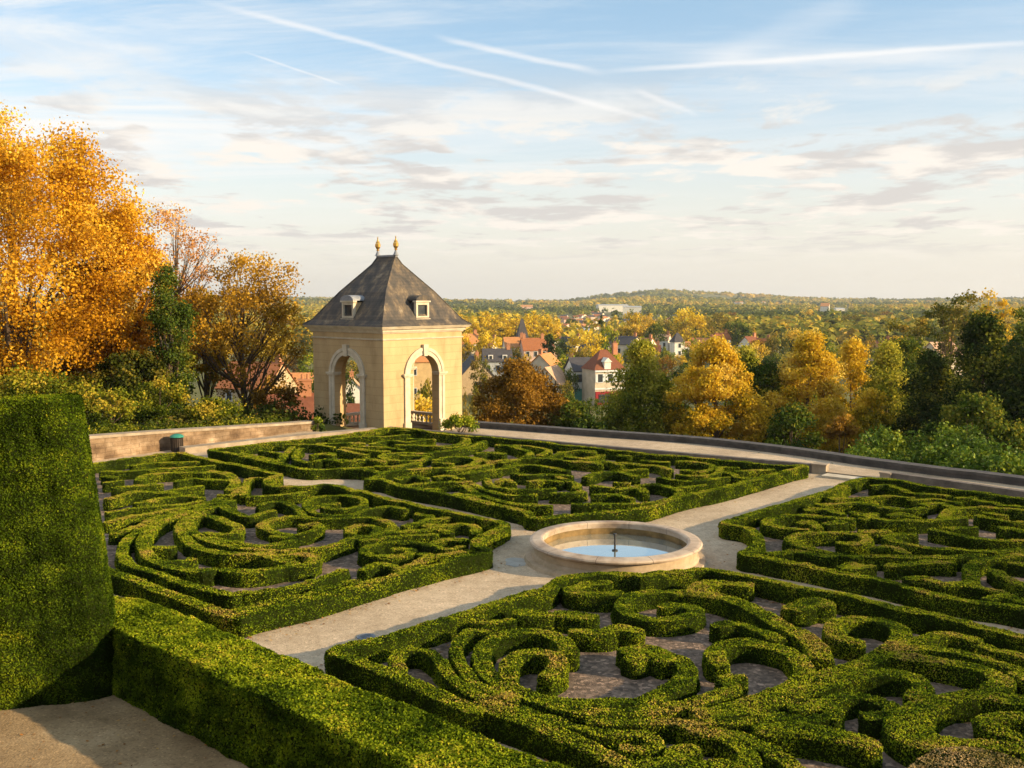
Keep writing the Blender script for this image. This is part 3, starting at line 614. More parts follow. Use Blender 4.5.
# ------------------------------------------------------------------ pool
root = empty('pool_basin', 'round sandstone pool with blue water in the middle of the gravel crossing', 'pool', (2.37, 22.62, 0))
m = MB(); prof = []
for t in range(-110, 111, 20):
    a = math.radians(t); prof.append((1.70 + .235 * math.cos(a) * 1.0, .40 + .10 * math.sin(a)))
prof = [(1.67, .34), (1.64, .46), (1.66, .485), (1.71, .495), (1.90, .48), (1.96, .465), (1.985, .435), (1.975, .405), (1.93, .39), (1.88, .385), (1.86, .34)]
m.lathe(prof, 96, close=True); put('rim', m.mesh('rim', M_basin), root)
m = MB(); m.lathe([(1.87, .35), (1.86, .20), (1.90, .16), (1.92, .10), (2.06, .085), (2.09, .0)], 96); put('plinth', m.mesh('plinth', M_basin2), root)
m = MB(); m.lathe([(1.675, .38), (1.65, -.25)], 96); put('lining', m.mesh('lining', M_basin_in, True), root)
m = MB(); m.add([(1.655 * math.cos(k * math.pi / 36), 1.655 * math.sin(k * math.pi / 36), .20) for k in range(72)], [tuple(range(72))]); put('water', m.mesh('water', M_water), root)
m = MB(); m.tube([(0, 0, .10), (0, 0, .58)], .022, 8); m.tube([(0, 0, .56), (0, 0, .60)], .045, 8); m.tube([(0, 0, .18), (0, 0, .22)], .07, 10)
o = put('fountain_nozzle', m.mesh('nozzle', M_iron), root)
m = MB(); r_ = np.random.RandomState(3)
pts = [(.26 * (1 + .3 * r_.normal() * .6) * math.cos(k * .42) * 1.0, 0.42 * (1 + .2 * r_.normal() * .6) * math.sin(k * .42), 0) for k in range(15)]
m.add(pts, [tuple(range(15))])
M_wet = surf('wet_gravel', [(.3, (.28, .26, .22)), (.7, (.42, .40, .35))], 3, 6, .75, .3, 30, .01)
put('puddle', m.mesh('puddle', M_wet), None, (.10, 22.35, .005), 0, kind='structure')

# ------------------------------------------------------------------ small things
root = empty('litter_bin', 'dark litter bin with a green lid against the garden wall', 'litter bin', (-13.15, 38.9, 0), .95)
m = MB(); m.lathe([(.20, 0), (.215, .04), (.225, .52)], 20)
for k in range(20):
    a = k * 2 * math.pi / 20; m.tube([(.225 * math.cos(a), .225 * math.sin(a), .03), (.235 * math.cos(a), .235 * math.sin(a), .53)], .012, 4)
put('body', m.mesh('body', M_binbody), root)
m = MB(); m.lathe([(.02, .70), (.14, .68), (.24, .63), (.27, .585), (.27, .56), (.0, .56)], 20); put('lid', m.mesh('lid', M_binlid), root)
m = MB()
for a in (.6, 2.2, 3.8, 5.4): m.tube([(.21 * math.cos(a), .21 * math.sin(a), .5), (.21 * math.cos(a), .21 * math.sin(a), .57)], .012, 4)
put('lid_bracket', m.mesh('bracket', M_iron), root)
X, Y = gp(312, 664, .42)
root = empty('garden_sign', 'small dark red sign plate just showing over the low hedge', 'sign', (X, Y, 0), -.6)
m = MB(); m.box(-.2, .2, -.012, .012, .17, .25); put('plate', m.mesh('plate', M_redp), root)
m = MB(); m.box(-.012, .012, .013, .03, -.05, .2); put('post', m.mesh('post', M_iron), root)
X, Y = gp(366, 637, 0)
m = MB(); m.prism([(.17 * math.cos(k * .393), .17 * math.sin(k * .393)) for k in range(16)], -.02, .012)
for k in range(-2, 3): m.box(-.1, .1, k * .05 - .01, k * .05 + .01, .012, .018)
put('drain_cover', m.mesh('drain', M_plate), None, (X, Y, 0), .5, label='small round iron drain cover in the gravel path', category='drain cover')
# fallen leaves along the path edges
m = MB(); rs = np.random.RandomState(5); P = []
for border, cnt in ((D_border, 1800), (A_border, 2000), (B_border, 1200), (C_border, 900)):
    b = catmull([(p[0], p[1], 0) for p in border], .2)
    idx = rs.randint(0, len(b), cnt); q = b[idx].copy(); q[:, :2] += rs.normal(size=(cnt, 2)) * .32; q[:, 2] = .012 + rs.uniform(0, .01, cnt); P.append(q)
q = np.zeros((350, 3)); q[:, 0] = rs.uniform(-9, 0, 350); q[:, 1] = rs.uniform(9, 14.5, 350); q[:, 2] = .018; P.append(q)
P = np.concatenate(P); leaf_quads(P, np.tile((0, 0, 1.), (len(P), 1)), .05, .18, rs.uniform(0, 1, len(P)), m, 0, rs, 1.3)
put('fallen_leaves', m.mesh('fallen_leaves', M_fallen), None, kind='stuff')

# ------------------------------------------------------------------ pavilion
PL = np.array((-5.92, 45.9)); PS = 5.18; pa_ = math.radians(41.3)
dirR = np.array((math.sin(pa_), math.cos(pa_)))      # along the right face, away
dirL = np.array((-math.cos(pa_), math.sin(pa_)))
cen = PL + (dirR + dirL) * PS / 2
FZ = -.5
pav = empty('garden_pavilion', 'square ochre stone pavilion with arched openings and a tall slate roof', 'pavilion', (cen[0], cen[1], 0), math.atan2(dirR[1], dirR[0]))
# local frame: +x = dirR, +y = dirL ; near corner at (-h,-h)
h = PS / 2; EZ = 4.55; AW = .95; SZ = 2.34
def arch_wall(side):
    """wall panel in local (t along, z) with an arched opening, thickness .45 ; returns points mapped to the side"""
    th = .45; m = MB(); N = 16
    outer = [(-h, FZ), (-AW, FZ), (-AW, SZ)]
    arc = [(AW * math.cos(math.pi - math.pi * k / N), SZ + AW * math.sin(math.pi - math.pi * k / N)) for k in range(N + 1)]
    def both(quad):
        front = [mp(t, z, 0) for t, z in quad]; back = [mp(t, z, th) for t, z in quad]
        m.add(front, [tuple(range(len(quad)))]); m.add(back, [tuple(range(len(quad) - 1, -1, -1))])
    def mp(t, z, d):
        tt = t
        if side == 0: return (-h + d, tt, z)       # left-visible face : normal -x
        if side == 1: return (tt, -h + d, z)       # right-visible face : normal -y
        if side == 2: return (h - d, tt, z)
        return (tt, h - d, z)
    e = h
    both([(-e, FZ), (-AW, FZ), (-AW, SZ), (-e, SZ)]); both([(AW, FZ), (e, FZ), (e, SZ), (AW, SZ)])
    for k in range(N):
        a, b = arc[k], arc[k + 1]; m.add([mp(*a, 0), mp(*b, 0), mp(*b, th), mp(*a, th)], [(0, 1, 2, 3)])
        ta = -e + 2 * e * k / N; tb = -e + 2 * e * (k + 1) / N
        both([a, (ta, EZ), (tb, EZ), b])
    both([(-e, SZ), (-AW, SZ), (-e, EZ)]); both([(e, SZ), (AW, SZ), (e, EZ)])
    for s_ in (-AW, AW): m.add([mp(s_, FZ, 0), mp(s_, SZ, 0), mp(s_, SZ, th), mp(s_, FZ, th)], [(0, 1, 2, 3)])
    put('wall', m.mesh('wall', M_plaster), pav)
    # archivolt with imposts, keystone and pilaster strips
    pr = -.07
    t_ = MB(); ow = AW + .36; iw = AW + .0
    for (ri, ro, dd) in ((iw + .002, AW + .20, -.05), (AW + .20, ow, -.085)):
        n2 = 22
        for k in range(n2):
            a0 = math.pi - math.pi * k / n2; a1 = math.pi - math.pi * (k + 1) / n2
            q = [(ri * math.cos(a0), SZ + ri * math.sin(a0)), (ro * math.cos(a0), SZ + ro * math.sin(a0)), (ro * math.cos(a1), SZ + ro * math.sin(a1)), (ri * math.cos(a1), SZ + ri * math.sin(a1))]
            v = [mp(t, z, dd) for t, z in q] + [mp(t, z, .01) for t, z in q]
            t_.add(v, [(0, 1, 2, 3), (0, 3, 7, 4), (1, 5, 6, 2)])
    put('archivolt', t_.mesh('archivolt', M_trim), pav)
    def bx(mb, t0, t1, z0, z1, d0, d1):
        c = [mp(t, z, d) for d in (d0, d1) for z in (z0, z1) for t in (t0, t1)]
        mb.add(c, [(0, 1, 3, 2), (4, 6, 7, 5), (0, 4, 5, 1), (2, 3, 7, 6), (0, 2, 6, 4), (1, 5, 7, 3)])
    for sg in (-1, 1):
        p = MB(); a, b = sorted((sg * (AW + .002), sg * (AW + .20))); bx(p, a, b, FZ, SZ - .075, -.05, .02)
        a, b = sorted((sg * (AW + .20), sg * ow)); bx(p, a, b, FZ, SZ - .075, -.085, .02)
        a, b = sorted((sg * (AW - .0), sg * (ow + .05))); bx(p, a, b, FZ, FZ + .62, -.13, .03)
        put('pilaster', p.mesh('pilaster', M_trim), pav)
        p = MB(); a, b = sorted((sg * (AW - .06), sg * (ow + .07))); bx(p, a, b, SZ - .07, SZ + .0, -.12, .30); a, b = sorted((sg * (AW - .1), sg * (ow + .12))); bx(p, a, b, SZ + .001, SZ + .09, -.17, .34)
        put('impost', p.mesh('impost', M_trim), pav)
    p = MB(); k0, k1, zz0, zz1 = .11, .17, SZ + AW - .06, SZ + AW + .5
    c = [mp(-k0, zz0, -.14), mp(k0, zz0, -.14), mp(k1, zz1, -.17), mp(-k1, zz1, -.17), mp(-k0, zz0, .1), mp(k0, zz0, .1), mp(k1, zz1, .1), mp(-k1, zz1, .1)]
    p.add(c, [(0, 1, 2, 3), (0, 4, 5, 1), (1, 5, 6, 2), (2, 6, 7, 3), (3, 7, 4, 0)])
    put('keystone', p.mesh('keystone', M_trim), pav)
    # balustrade
    if side in (2, 3):
        b = MB(); bx(b, -AW - .0, AW + .0, .02, .14, .10, .36); bx(b, -AW, AW, FZ, FZ + .12, .10, .36)
        for k in range(7):
            t0 = -AW + .14 + k * (2 * AW - .28) / 6; x, y, _ = mp(t0, 0, .23)
            b.lathe([(.05, FZ + .12), (.05, FZ + .17), (.035, FZ + .2), (.075, FZ + .3), (.035, FZ + .42), (.055, FZ + .5), (.055, .02)], 8, (x, y))
        put('balustrade', b.mesh('balustrade', M_trim), pav)
for s_ in range(4): arch_wall(s_)
m = MB(); m.prism([(-h + .46, -h + .46), (h - .46, -h + .46), (h - .46, h - .46), (-h + .46, h - .46)], 4.3, 4.36); put('ceiling', m.mesh('ceiling', M_plaster), pav)
m = MB(); m.prism([(-h - .3, -h - .3), (h + .3, -h - .3), (h + .3, h + .3), (-h - .3, h + .3)], -6, FZ - .002); put('footing', m.mesh('footing', M_wall), pav)
def ringmold(z0, z1, o0, o1, mat, name):
    m = MB(); a, b = h + o0, h + o1
    v = [(-a, -a, z0), (a, -a, z0), (a, a, z0), (-a, a, z0), (-b, -b, z1), (b, -b, z1), (b, b, z1), (-b, b, z1)]
    i = h - .02; v += [(-i, -i, z0), (i, -i, z0), (i, i, z0), (-i, i, z0), (-i, -i, z1), (i, -i, z1), (i, i, z1), (-i, i, z1)]
    f = []
    for k in range(4):
        j = (k + 1) % 4; f += [(k, j, j + 4, k + 4), (k, k + 8, j + 8, j), (k + 4, j + 4, j + 12, k + 12)]
    m.add(v, f); return m
mm = MB()
for args in ((4.05, 4.12, .05, .07), (4.36, 4.42, .05, .08), (4.425, 4.55, .12, .16), (4.555, 4.62, .26, .30), (4.622, 4.68, .32, .36)):
    q = ringmold(*args, None, ''); mm.add(np.concatenate(q.v), q.f[0])
put('cornice', mm.mesh('cornice', M_trim), pav)
# roof : bell-cast hipped, short ridge along y (dirL)
RZ = hz(256, 49.6) ; E = h + .36; rl = .66
lv = [(E, E, 4.685), (h + .0, h + .0, 4.96), (h * .62, h * .66 + .0, 6.28), (.30, .30 + rl * .72, RZ - .42), (.0, rl, RZ)]
rows = []
NR = 14
zs = np.linspace(4.685, RZ, NR)
def prof_at(z):
    for a, b in zip(lv[:-1], lv[1:]):
        if z <= b[2] + 1e-6:
            t = (z - a[2]) / (b[2] - a[2]); return a[0] + (b[0] - a[0]) * t, a[1] + (b[1] - a[1]) * t
    return lv[-1][:2]
zs = [l[2] for l in lv]
m = MB(); V = []
for z in zs:
    x, y = prof_at(z); V += [(-x, -y, z), (x, -y, z), (x, y, z), (-x, y, z)]
F = []
for k in range(len(zs) - 1):
    for q in range(4):
        r = (q + 1) % 4; F.append((k * 4 + q, k * 4 + r, k * 4 + 4 + r, k * 4 + 4 + q))
F.append((0, 3, 2, 1)); m.add(V, F)
roof = put('roof', m.mesh('roof', M_slate), pav)
m = MB()
for sx in (-1, 1):
    for sy in (-1, 1): m.tube([(sx * l[0], sy * l[1], l[2] + .01) for l in lv], .03, 5)
put('hip_tiles', m.mesh('hips', M_slate), roof)
m = MB(); m.box(-.07, .07, -rl - .05, rl + .05, RZ - .05, RZ + .04)
for sx in (-1, 1):
    for sy in (-1, 1): pass
put('ridge_flashing', m.mesh('flashing', M_lead), roof)
for sy in (-1, 1):
    f_ = MB(); f_.lathe([(.16, 0), (.10, .10), (.06, .20), (.045, .24)], 12, (0, 0)); o = put('finial_base', f_.mesh('fb', M_lead), roof, (0, sy * rl, RZ + .02))
    f_ = MB(); f_.lathe([(.045, .24), (.09, .27), (.05, .31), (.07, .34), (.13, .44), (.14, .56), (.09, .66), (.10, .69), (.05, .72), (.045, .78), (.02, .84), (.035, .88), (.004, .95)], 14); put('finial', f_.mesh('fin', M_gilt), roof, (0, sy * rl, RZ + .02))
def dormer(side):
    r = empty('dormer', 'x', 'x'); del r['label']; del r['category']; r.parent = roof
    # local: front face at y=-D looking -y ; built facing -y then turned
    D = 2.52; m = MB(); w = .42; z0, z1 = 5.02, 5.80
    # cheeks and front with a small arched window
    m.box(-w, -w + .11, -D, -D + .16, z0, z1); m.box(w - .11, w, -D, -D + .16, z0, z1); m.box(-w + .111, w - .111, -D, -D + .16, z0, z0 + .12); m.box(-w + .111, w - .111, -D, -D + .16, z1 - .13, z1)
    m.box(-w - .05, w + .05, -D - .05, -D + .18, z0 - .07, z0 - .001); m.box(-w - .06, w + .06, -D - .06, -D + .18, z1 + .001, z1 + .07)
    put('dormer_front', m.mesh('df', M_trim), r)
    m = MB(); m.box(-w + .02, w - .02, -D + .161, -.9, z0 - .1, z1 - .01); put('dormer_cheek', m.mesh('dc', M_slate if side % 2 else M_plaster), r)
    m = MB(); m.box(-w + .111, w - .111, -D + .11, -D + .13, z0 + .121, z1 - .131); put('window', m.mesh('dw', M_glass), r)
    m = MB(); N = 10; v = []
    for yy in (-D - .06, -1.0):
        for k in range(N + 1):
            a = math.pi - math.pi * k / N; v.append(((w + .06) * math.cos(a), yy, z1 + .072 + .26 * math.sin(a)))
    f = [(k, k + 1, N + 2 + k, N + 1 + k) for k in range(N)] + [tuple(range(N + 1)), tuple(range(2 * N + 1, N, -1))]
    m.add(v, f); put('dormer_roof', m.mesh('dr', M_lead if side % 2 == 0 else M_slate), r)
    r.rotation_euler = (0, 0, {1: 0, 0: -math.pi / 2, 2: math.pi / 2, 3: math.pi}[side])
for s_ in range(4): dormer(s_)

# ------------------------------------------------------------------ terrain
def sm(t): t = np.clip(t, 0, 1); return t * t * (3 - 2 * t)
RIDGE_U = [-600, 0, 310, 440, 500, 570, 610, 660, 740, 800, 840, 900, 1024, 1600]
RIDGE_V = [297, 296, 298, 299.5, 300, 300.5, 295, 291.5, 294, 297, 298.5, 299, 298, 297]
def terr(x, y):
    x = np.asarray(x, float); y = np.asarray(y, float)
    sR = (x + 1.63) * .629 + (y - 43.82) * .778
    sL = (x + 15.31) * -.811 + (y - 36.78) * .584
    zR = -1.6 - 12.4 * sm((sR - 1) / 55)
    zL = -.1 - 12 * sm((sL - 5) / 60) - 2.0 * sm((y - 50) / 40)
    inside = np.maximum(sR, sL) < 0
    z = np.where(inside, -1.0, np.where(sR > 0, np.where(sL > 0, np.minimum(zR, zL), zR), zL))
    u = 512 + 1000 * x / np.maximum(y, 50)
    rv = np.interp(u, RIDGE_U, RIDGE_V)
    yr = 4300.
    ztop = CAMH + yr * (298 - rv) / 1000 - 9
    rise = sm((y - 850) / (yr - 850))
    P = np.stack([x * .0025, y * .0025, x * 0], -1).reshape(-1, 3)
    und = (np.sin(x * .0021 + y * .004) + np.sin(x * .0047 - y * .0023 + 1) * .7 + np.sin(y * .006 + x * .001)) * 3.0
    z = np.where(y > 500, z * (1 - rise) + ztop * rise + und * sm((y - 700) / 900) * (1 - sm((y - 3300) / 900)), z)
    z = np.where(y > yr, ztop - (y - yr) * .02, z)
    return z
ys = np.concatenate([np.linspace(-60, 30, 7), np.linspace(34, 130, 60), np.geomspace(136, 9000, 90)])
xs_ = np.sinh(np.linspace(-5.2, 5.2, 171)) / np.sinh(5.2) * 6500
YY, XX = np.meshgrid(ys, xs_, indexing='ij')
ZZ = terr(XX, YY)
n1, n2 = XX.shape
i, j = np.meshgrid(np.arange(n1 - 1), np.arange(n2 - 1), indexing='ij')
F = np.stack([i * n2 + j, i * n2 + j + 1, (i + 1) * n2 + j + 1, (i + 1) * n2 + j], -1).reshape(-1, 4)
m = MB(); m.add(np.stack([XX, YY, ZZ], -1).reshape(-1, 3), F)
put('valley_ground', m.mesh('valley', M_terr, True), None, kind='structure')
def tz(x, y): return float(terr(np.array([x]), np.array([y]))[0])

# ------------------------------------------------------------------ trees
def tree_meshes(name, seed, H, r, zb, nclump, per, leaf, mat, shape='round', trunk_r=.25, bare=0.0, squash=1.0, jit=1.4, lean=0, nlimb=9, clump_r=.30, spread=None):
    """returns trunk mesh, crown mesh ; base at z=0 ; crown between zb and H, horizontal radius r"""
    rs = np.random.RandomState(seed); hc = (H - zb) / 2; zc = zb + hc
    C = []; 
    while len(C) < nclump:
        d = rs.normal(size=3); d /= np.linalg.norm(d); rr = rs.uniform(.35, 1) ** .6
        p = d * rr
        if shape == 'cone':
            t = rs.uniform(0, 1) ** 1.4; a = rs.uniform(0, 6.283); q = math.sqrt(rs.uniform(.1, 1)) * (1 - t) ** .6
            p = np.array((q * math.cos(a), q * math.sin(a), 2 * t - 1))
        elif shape == 'column':
            t = rs.uniform(-1, 1); a = rs.uniform(0, 6.283); q = math.sqrt(rs.uniform(.1, 1)) * (1 - abs(t) ** 3) ** .5 * (1 - .35 * max(t, 0))
            p = np.array((q * math.cos(a), q * math.sin(a), t))
        elif shape == 'full':
            t = rs.uniform(-1, 1); a = rs.uniform(0, 6.283); q = math.sqrt(rs.uniform(.15, 1)) * ((1 - max(t, 0) ** 1.5) ** .85 if t > 0 else 1 - .15 * abs(t))
            p = np.array((q * math.cos(a), q * math.sin(a), t))
        elif shape == 'fan':
            t = rs.uniform(0, 1) ** .7; a = rs.uniform(0, 6.283); q = math.sqrt(rs.uniform(.05, 1)) * (.35 + .65 * math.sin(min(t * 1.25, 1) * 2.4))
            p = np.array((q * math.cos(a), q * math.sin(a), 2 * t - 1))
        C.append((p[0] * r, p[1] * r * squash, zc + p[2] * hc))
    C = np.array(C); cr = clump_r * r * rs.uniform(.6, 1.25, nclump) if shape != 'column' else clump_r * r * rs.uniform(.7, 1.2, nclump)
    if shape == 'cone': cr = cr * (1.15 - .6 * (C[:, 2] - zb) / (H - zb))
    ctone = rs.uniform(-.22, .22, nclump)
    tot = nclump * per; ci = np.repeat(np.arange(nclump), per)
    d = rs.normal(size=(tot, 3)); d /= np.linalg.norm(d, axis=1)[:, None]
    rad = rs.uniform(.03, 1, tot) ** .5 * rs.uniform(.75, 1.45, tot)
    P = C[ci] + d * (cr[ci] * rad)[:, None] * (1, 1, .72)
    P[:, 2] = np.maximum(P[:, 2], .1)
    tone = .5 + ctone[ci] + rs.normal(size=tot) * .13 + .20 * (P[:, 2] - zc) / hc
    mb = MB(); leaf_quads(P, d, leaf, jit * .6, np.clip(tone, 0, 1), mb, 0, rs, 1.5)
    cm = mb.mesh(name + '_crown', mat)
    tb = MB(); top = zc + hc * .55
    tr = [(lean * t * t * r + .15 * r * .3 * math.sin(3 * t + seed), .1 * r * .3 * math.cos(4 * t + seed), top * t - .6 * (1 - t)) for t in np.linspace(0, 1, 8)]
    tb.tube(tr, [trunk_r * (1.25 - 1.1 * t) for t in np.linspace(0, 1, 8)], 7)
    order = rs.permutation(nclump)[:nlimb]
    for q in order:
        c = C[q]; t0 = np.clip((c[2] - hc * .55) / top, .15, .85) if c[2] > 0 else .2
        s = np.array(tr[int(t0 * 7)]); mid = (s + c) / 2 + (0, 0, -.08 * r)
        r0 = trunk_r * (1.1 - t0) * .5 + .01
        tb.tube([s, mid, c, c + (c - mid) * .08], [r0, r0 * .65, r0 * .3, r0 * .1], 5)
        for _ in range(2 if bare else 1):
            e = c + np.clip(rs.normal(size=3), -1.2, 1.2) * cr[q] * .6; tb.tube([mid, (mid + e) / 2 + (0, 0, .05 * r), e], [r0 * .45, r0 * .28, r0 * .08], 4)
    return tb.mesh(name + '_trunk', M_bark), cm
def tree(name, label, u, vtop, y, rpx, zb, nclump, per, leaf, mat, x=None, zbase=None, group=None, seed=None, cat='tree', **kw):
    z0 = tz(ux(u, y), y) if zbase is None else zbase
    X = ux(u, y, z0) if x is None else x
    H = hz(vtop, y) - z0; r = rpx / 1000 * y
    seed = seed or int(u * 7 + vtop) % 9999
    t, c = tree_meshes(name, seed, H, r, zb if zb >= 0 else 0.2, nclump, per, leaf, mat, **kw)
    o = empty(name, label, cat, (X, y, z0), group=group)
    put('trunk', t, o); put('crown', c, o)
    return o
# left of the pavilion
tree('plane_tree', 'huge orange autumn tree rising at the left edge of the picture', 22, 112, 50, 132, .6, 330, 430, .135, M_orange, trunk_r=.45, nlimb=26, clump_r=.20, seed=41)
tree('plane_tree', 'orange tree spreading low beside the ivy-clad trunk, right of the huge one', 122, 200, 51, 48, .3, 115, 420, .13, M_orange, trunk_r=.25, nlimb=14, clump_r=.27, seed=42)
tree('green_tree', 'green leafy tree under the orange crown behind the tall hedge', 48, 368, 46, 62, .2, 60, 330, .12, M_bright2, trunk_r=.2, clump_r=.28, zbase=0)
tree('green_tree', 'dark green undergrowth tree above the garden wall left of the bin', 135, 350, 48, 36, .2, 50, 300, .13, M_dark2, trunk_r=.2, clump_r=.3, zbase=0)
tree('ivy_clad_tree', 'slender tree trunk wrapped in dark ivy beneath a reddish crown', 174, 262, 49, 19, .3, 80, 260, .11, M_green, shape='column', trunk_r=.2, clump_r=.6)
tree('red_leaved_tree', 'thin tree with airy reddish crown above the ivy-clad trunk', 180, 208, 54, 46, 6.0, 60, 70, .12, M_pink, shape='round', trunk_r=.16, nlimb=34, clump_r=.32, bare=1, zbase=-1.5)
tree('spreading_tree', 'wide sparse golden tree with dark branches left of the pavilion', 246, 260, 53, 64, 1.0, 120, 130, .125, M_spread, shape='fan', trunk_r=.17, nlimb=44, clump_r=.22, bare=1)
tree('golden_tree', 'yellow-leaved tree between the airy reddish crown and the wide sparse tree', 208, 288, 55, 26, 2, 40, 160, .16, M_gold, trunk_r=.13, nlimb=20, clump_r=.34, bare=1)
tree('green_shrub', 'leafy yellow-green shrub on top of the garden wall above the bin', 160, 380, 44.5, 26, .1, 22, 240, .10, M_bright2, trunk_r=.06, zbase=0.1, clump_r=.4, cat='shrub')
tree('green_shrub', 'yellow-green shrub at the foot of the wide sparse tree', 215, 400, 46, 28, .1, 20, 220, .10, M_bright2, trunk_r=.06, zbase=0, clump_r=.4, cat='shrub')
tree('green_shrub', 'low bright shrub beside the tall yew hedge, on the garden wall', 112, 392, 41.5, 24, .1, 20, 240, .10, M_bright2, trunk_r=.06, zbase=0.1, clump_r=.4, cat='shrub')
tree('brown_shrub', 'russet shrub against the left corner of the pavilion', 282, 380, 52, 26, .1, 24, 150, .13, M_rust, trunk_r=.08, clump_r=.4, cat='shrub', zbase=-1.5)
tree('green_shrub', 'small bright green bush at the right foot of the pavilion', 460, 414, 43.6, 15, .02, 14, 200, .09, M_bright, trunk_r=.03, zbase=0.08, clump_r=.42, cat='shrub')
tree('green_shrub', 'small green weedy bush at the left foot of the pavilion', 317, 419, 45.3, 7, .02, 8, 120, .08, M_laurel, trunk_r=.03, zbase=-.2, clump_r=.45, cat='shrub')
# right of the pavilion, below the terrace
tree('brown_tree', 'brown and gold bushy tree right of the pavilion, below the parapet', 517, 366, 62, 50, .3, 150, 290, .14, M_rust, shape='full', trunk_r=.2, clump_r=.22, nlimb=22)
tree('green_tree', 'small dark shrubby tree right of the brown and gold one, by the parapet', 575, 405, 60, 28, .3, 34, 200, .18, M_green, shape='full', trunk_r=.12, clump_r=.3)
tree('green_tree', 'feathery green tree with yellow tips in front of the corner shop house', 640, 343, 62, 50, .3, 160, 330, .14, M_feather, shape='cone', trunk_r=.2, clump_r=.34, nlimb=22, squash=.8)
tree('golden_tree', 'bright golden tree right of the feathery green one', 712, 344, 60, 50, .3, 190, 360, .14, M_gold, shape='full', trunk_r=.22, clump_r=.20, nlimb=20)
tree('green_tree', 'green tree showing between the two bright golden trees', 762, 364, 64, 34, .3, 90, 280, .15, M_green, shape='full', trunk_r=.2, clump_r=.3)
tree('golden_tree', 'broad orange-gold tree in the middle of the row beyond the parapet', 806, 335, 63, 48, .3, 190, 360, .14, M_gold, shape='full', trunk_r=.22, clump_r=.20, nlimb=20)
tree('golden_tree', 'narrower golden tree right behind the broad orange-gold one', 848, 342, 68, 36, .3, 120, 340, .145, M_gold, shape='full', trunk_r=.22, clump_r=.28, nlimb=20)
tree('green_tree', 'small dark green tree under the broad orange-gold one', 792, 408, 55, 34, .3, 40, 240, .16, M_green, shape='full', trunk_r=.14, clump_r=.3)
tree('olive_tree', 'pointed olive-gold tree right of the broad orange-gold one', 882, 346, 64, 46, .3, 150, 320, .14, M_feather, shape='cone', trunk_r=.16, clump_r=.36)
tree('russet_bush', 'russet bush low beneath the pointed olive-gold tree', 838, 418, 52, 26, .2, 26, 220, .15, M_rust, shape='full', trunk_r=.1, clump_r=.34)
tree('dark_conifer', 'dark evergreen tree left of the two darkest conifers at right', 925, 356, 60, 44, .3, 120, 300, .16, M_dark, shape='full', trunk_r=.2, clump_r=.28)
tree('dark_conifer', 'tall dark conifer with sunlit tip near the right edge', 974, 318, 57, 66, .3, 190, 280, .16, M_dark, shape='cone', trunk_r=.25, clump_r=.34)
tree('dark_conifer', 'dark conifer cut by the right edge of the picture', 1040, 318, 54, 66, .3, 150, 260, .17, M_dark, shape='cone', trunk_r=.25, clump_r=.36)
tree('green_tree', 'dark leafy tree at the foot of the two darkest conifers', 965, 392, 50, 60, .2, 70, 260, .16, M_green, shape='full', trunk_r=.2, clump_r=.24)
tree('green_tree', 'mid-green tree filling the gap left of the pointed olive-gold tree', 742, 350, 70, 34, .3, 100, 300, .15, M_feather, shape='full', trunk_r=.15, clump_r=.26)
tree('golden_tree', 'low golden tree at the foot of the pointed olive-gold tree', 868, 392, 58, 30, .3, 60, 280, .14, M_gold, shape='full', trunk_r=.15, clump_r=.28)
tree('green_tree', 'dark tree between the feathery green one and the first golden one', 672, 386, 70, 22, .3, 40, 260, .17, M_green, shape='full', trunk_r=.15, clump_r=.3)
tree('green_tree', 'green tree rising left of the dark evergreen, under the airy trees', 900, 338, 80, 40, .3, 110, 260, .18, M_green, shape='full', trunk_r=.18, clump_r=.28)
tree('airy_tree', 'tall airy olive tree above the dark evergreen, left one of three', 905, 312, 105, 30, 3, 60, 120, .28, M_olive, trunk_r=.22, nlimb=30, clump_r=.28, bare=1)
tree('airy_tree', 'tall airy golden-olive tree standing highest behind the conifers', 948, 285, 112, 34, 4, 65, 120, .28, M_olive, trunk_r=.22, nlimb=34, clump_r=.26, bare=1)
tree('airy_tree', 'tall airy yellowish tree behind the conifers, right one of three', 990, 284, 116, 26, 4, 50, 120, .28, M_gold, trunk_r=.22, nlimb=30, clump_r=.28, bare=1)
tree('green_tree', 'green tree rising behind the conifer at the right edge', 1022, 300, 90, 34, 3, 60, 180, .26, M_green, trunk_r=.25, clump_r=.3)

# laurel bank beyond the parapet at right, and the undergrowth below the walls
m = MB(); rs = np.random.RandomState(31)
lz = []
path = catmull([(*gp(862, 452, .2), 0), (*gp(940, 450, .5), 0), (*gp(1024, 455, .9), 0), (20.5, 30, 0), (26, 24, 0)], .5)
lb = empty('laurel_hedge', 'loose glossy green laurel bank outside the parapet at the right', 'hedge', (13, 36, -1.6))
for k in range(190):
    p = path[rs.randint(len(path))]; s = rs.uniform(-.3, 3.6)
    cx, cy = p[0] + .63 * s, p[1] + .78 * s + .6
    top = .05 + .55 * sm((k % 7) / 7) + .28 * s * .35 + rs.uniform(-.4, .15)
    c = np.array((cx, cy, top - .5)); nn = 260
    d = rs.normal(size=(nn, 3)); d /= np.linalg.norm(d, axis=1)[:, None]
    P = c + d * (rs.uniform(.3, 1, nn) ** .5)[:, None] * (.55, .55, .6)
    leaf_quads(P - (13, 36, -1.6), d, .12, .8, np.clip(.5 + rs.uniform(-.2, .2) + rs.normal(size=nn) * .14, 0, 1), m, 0, rs, 1.4)
    if k < 60:
        c2 = c - (0, 0, .9); nn = 160; d = rs.normal(size=(nn, 3)); d /= np.linalg.norm(d, axis=1)[:, None]
        leaf_quads(c2 + d * (.8, .8, .9) - (13, 36, -1.6), d, .15, .8, np.clip(.35 + rs.normal(size=nn) * .1, 0, 1), m, 0, rs, 1.4)
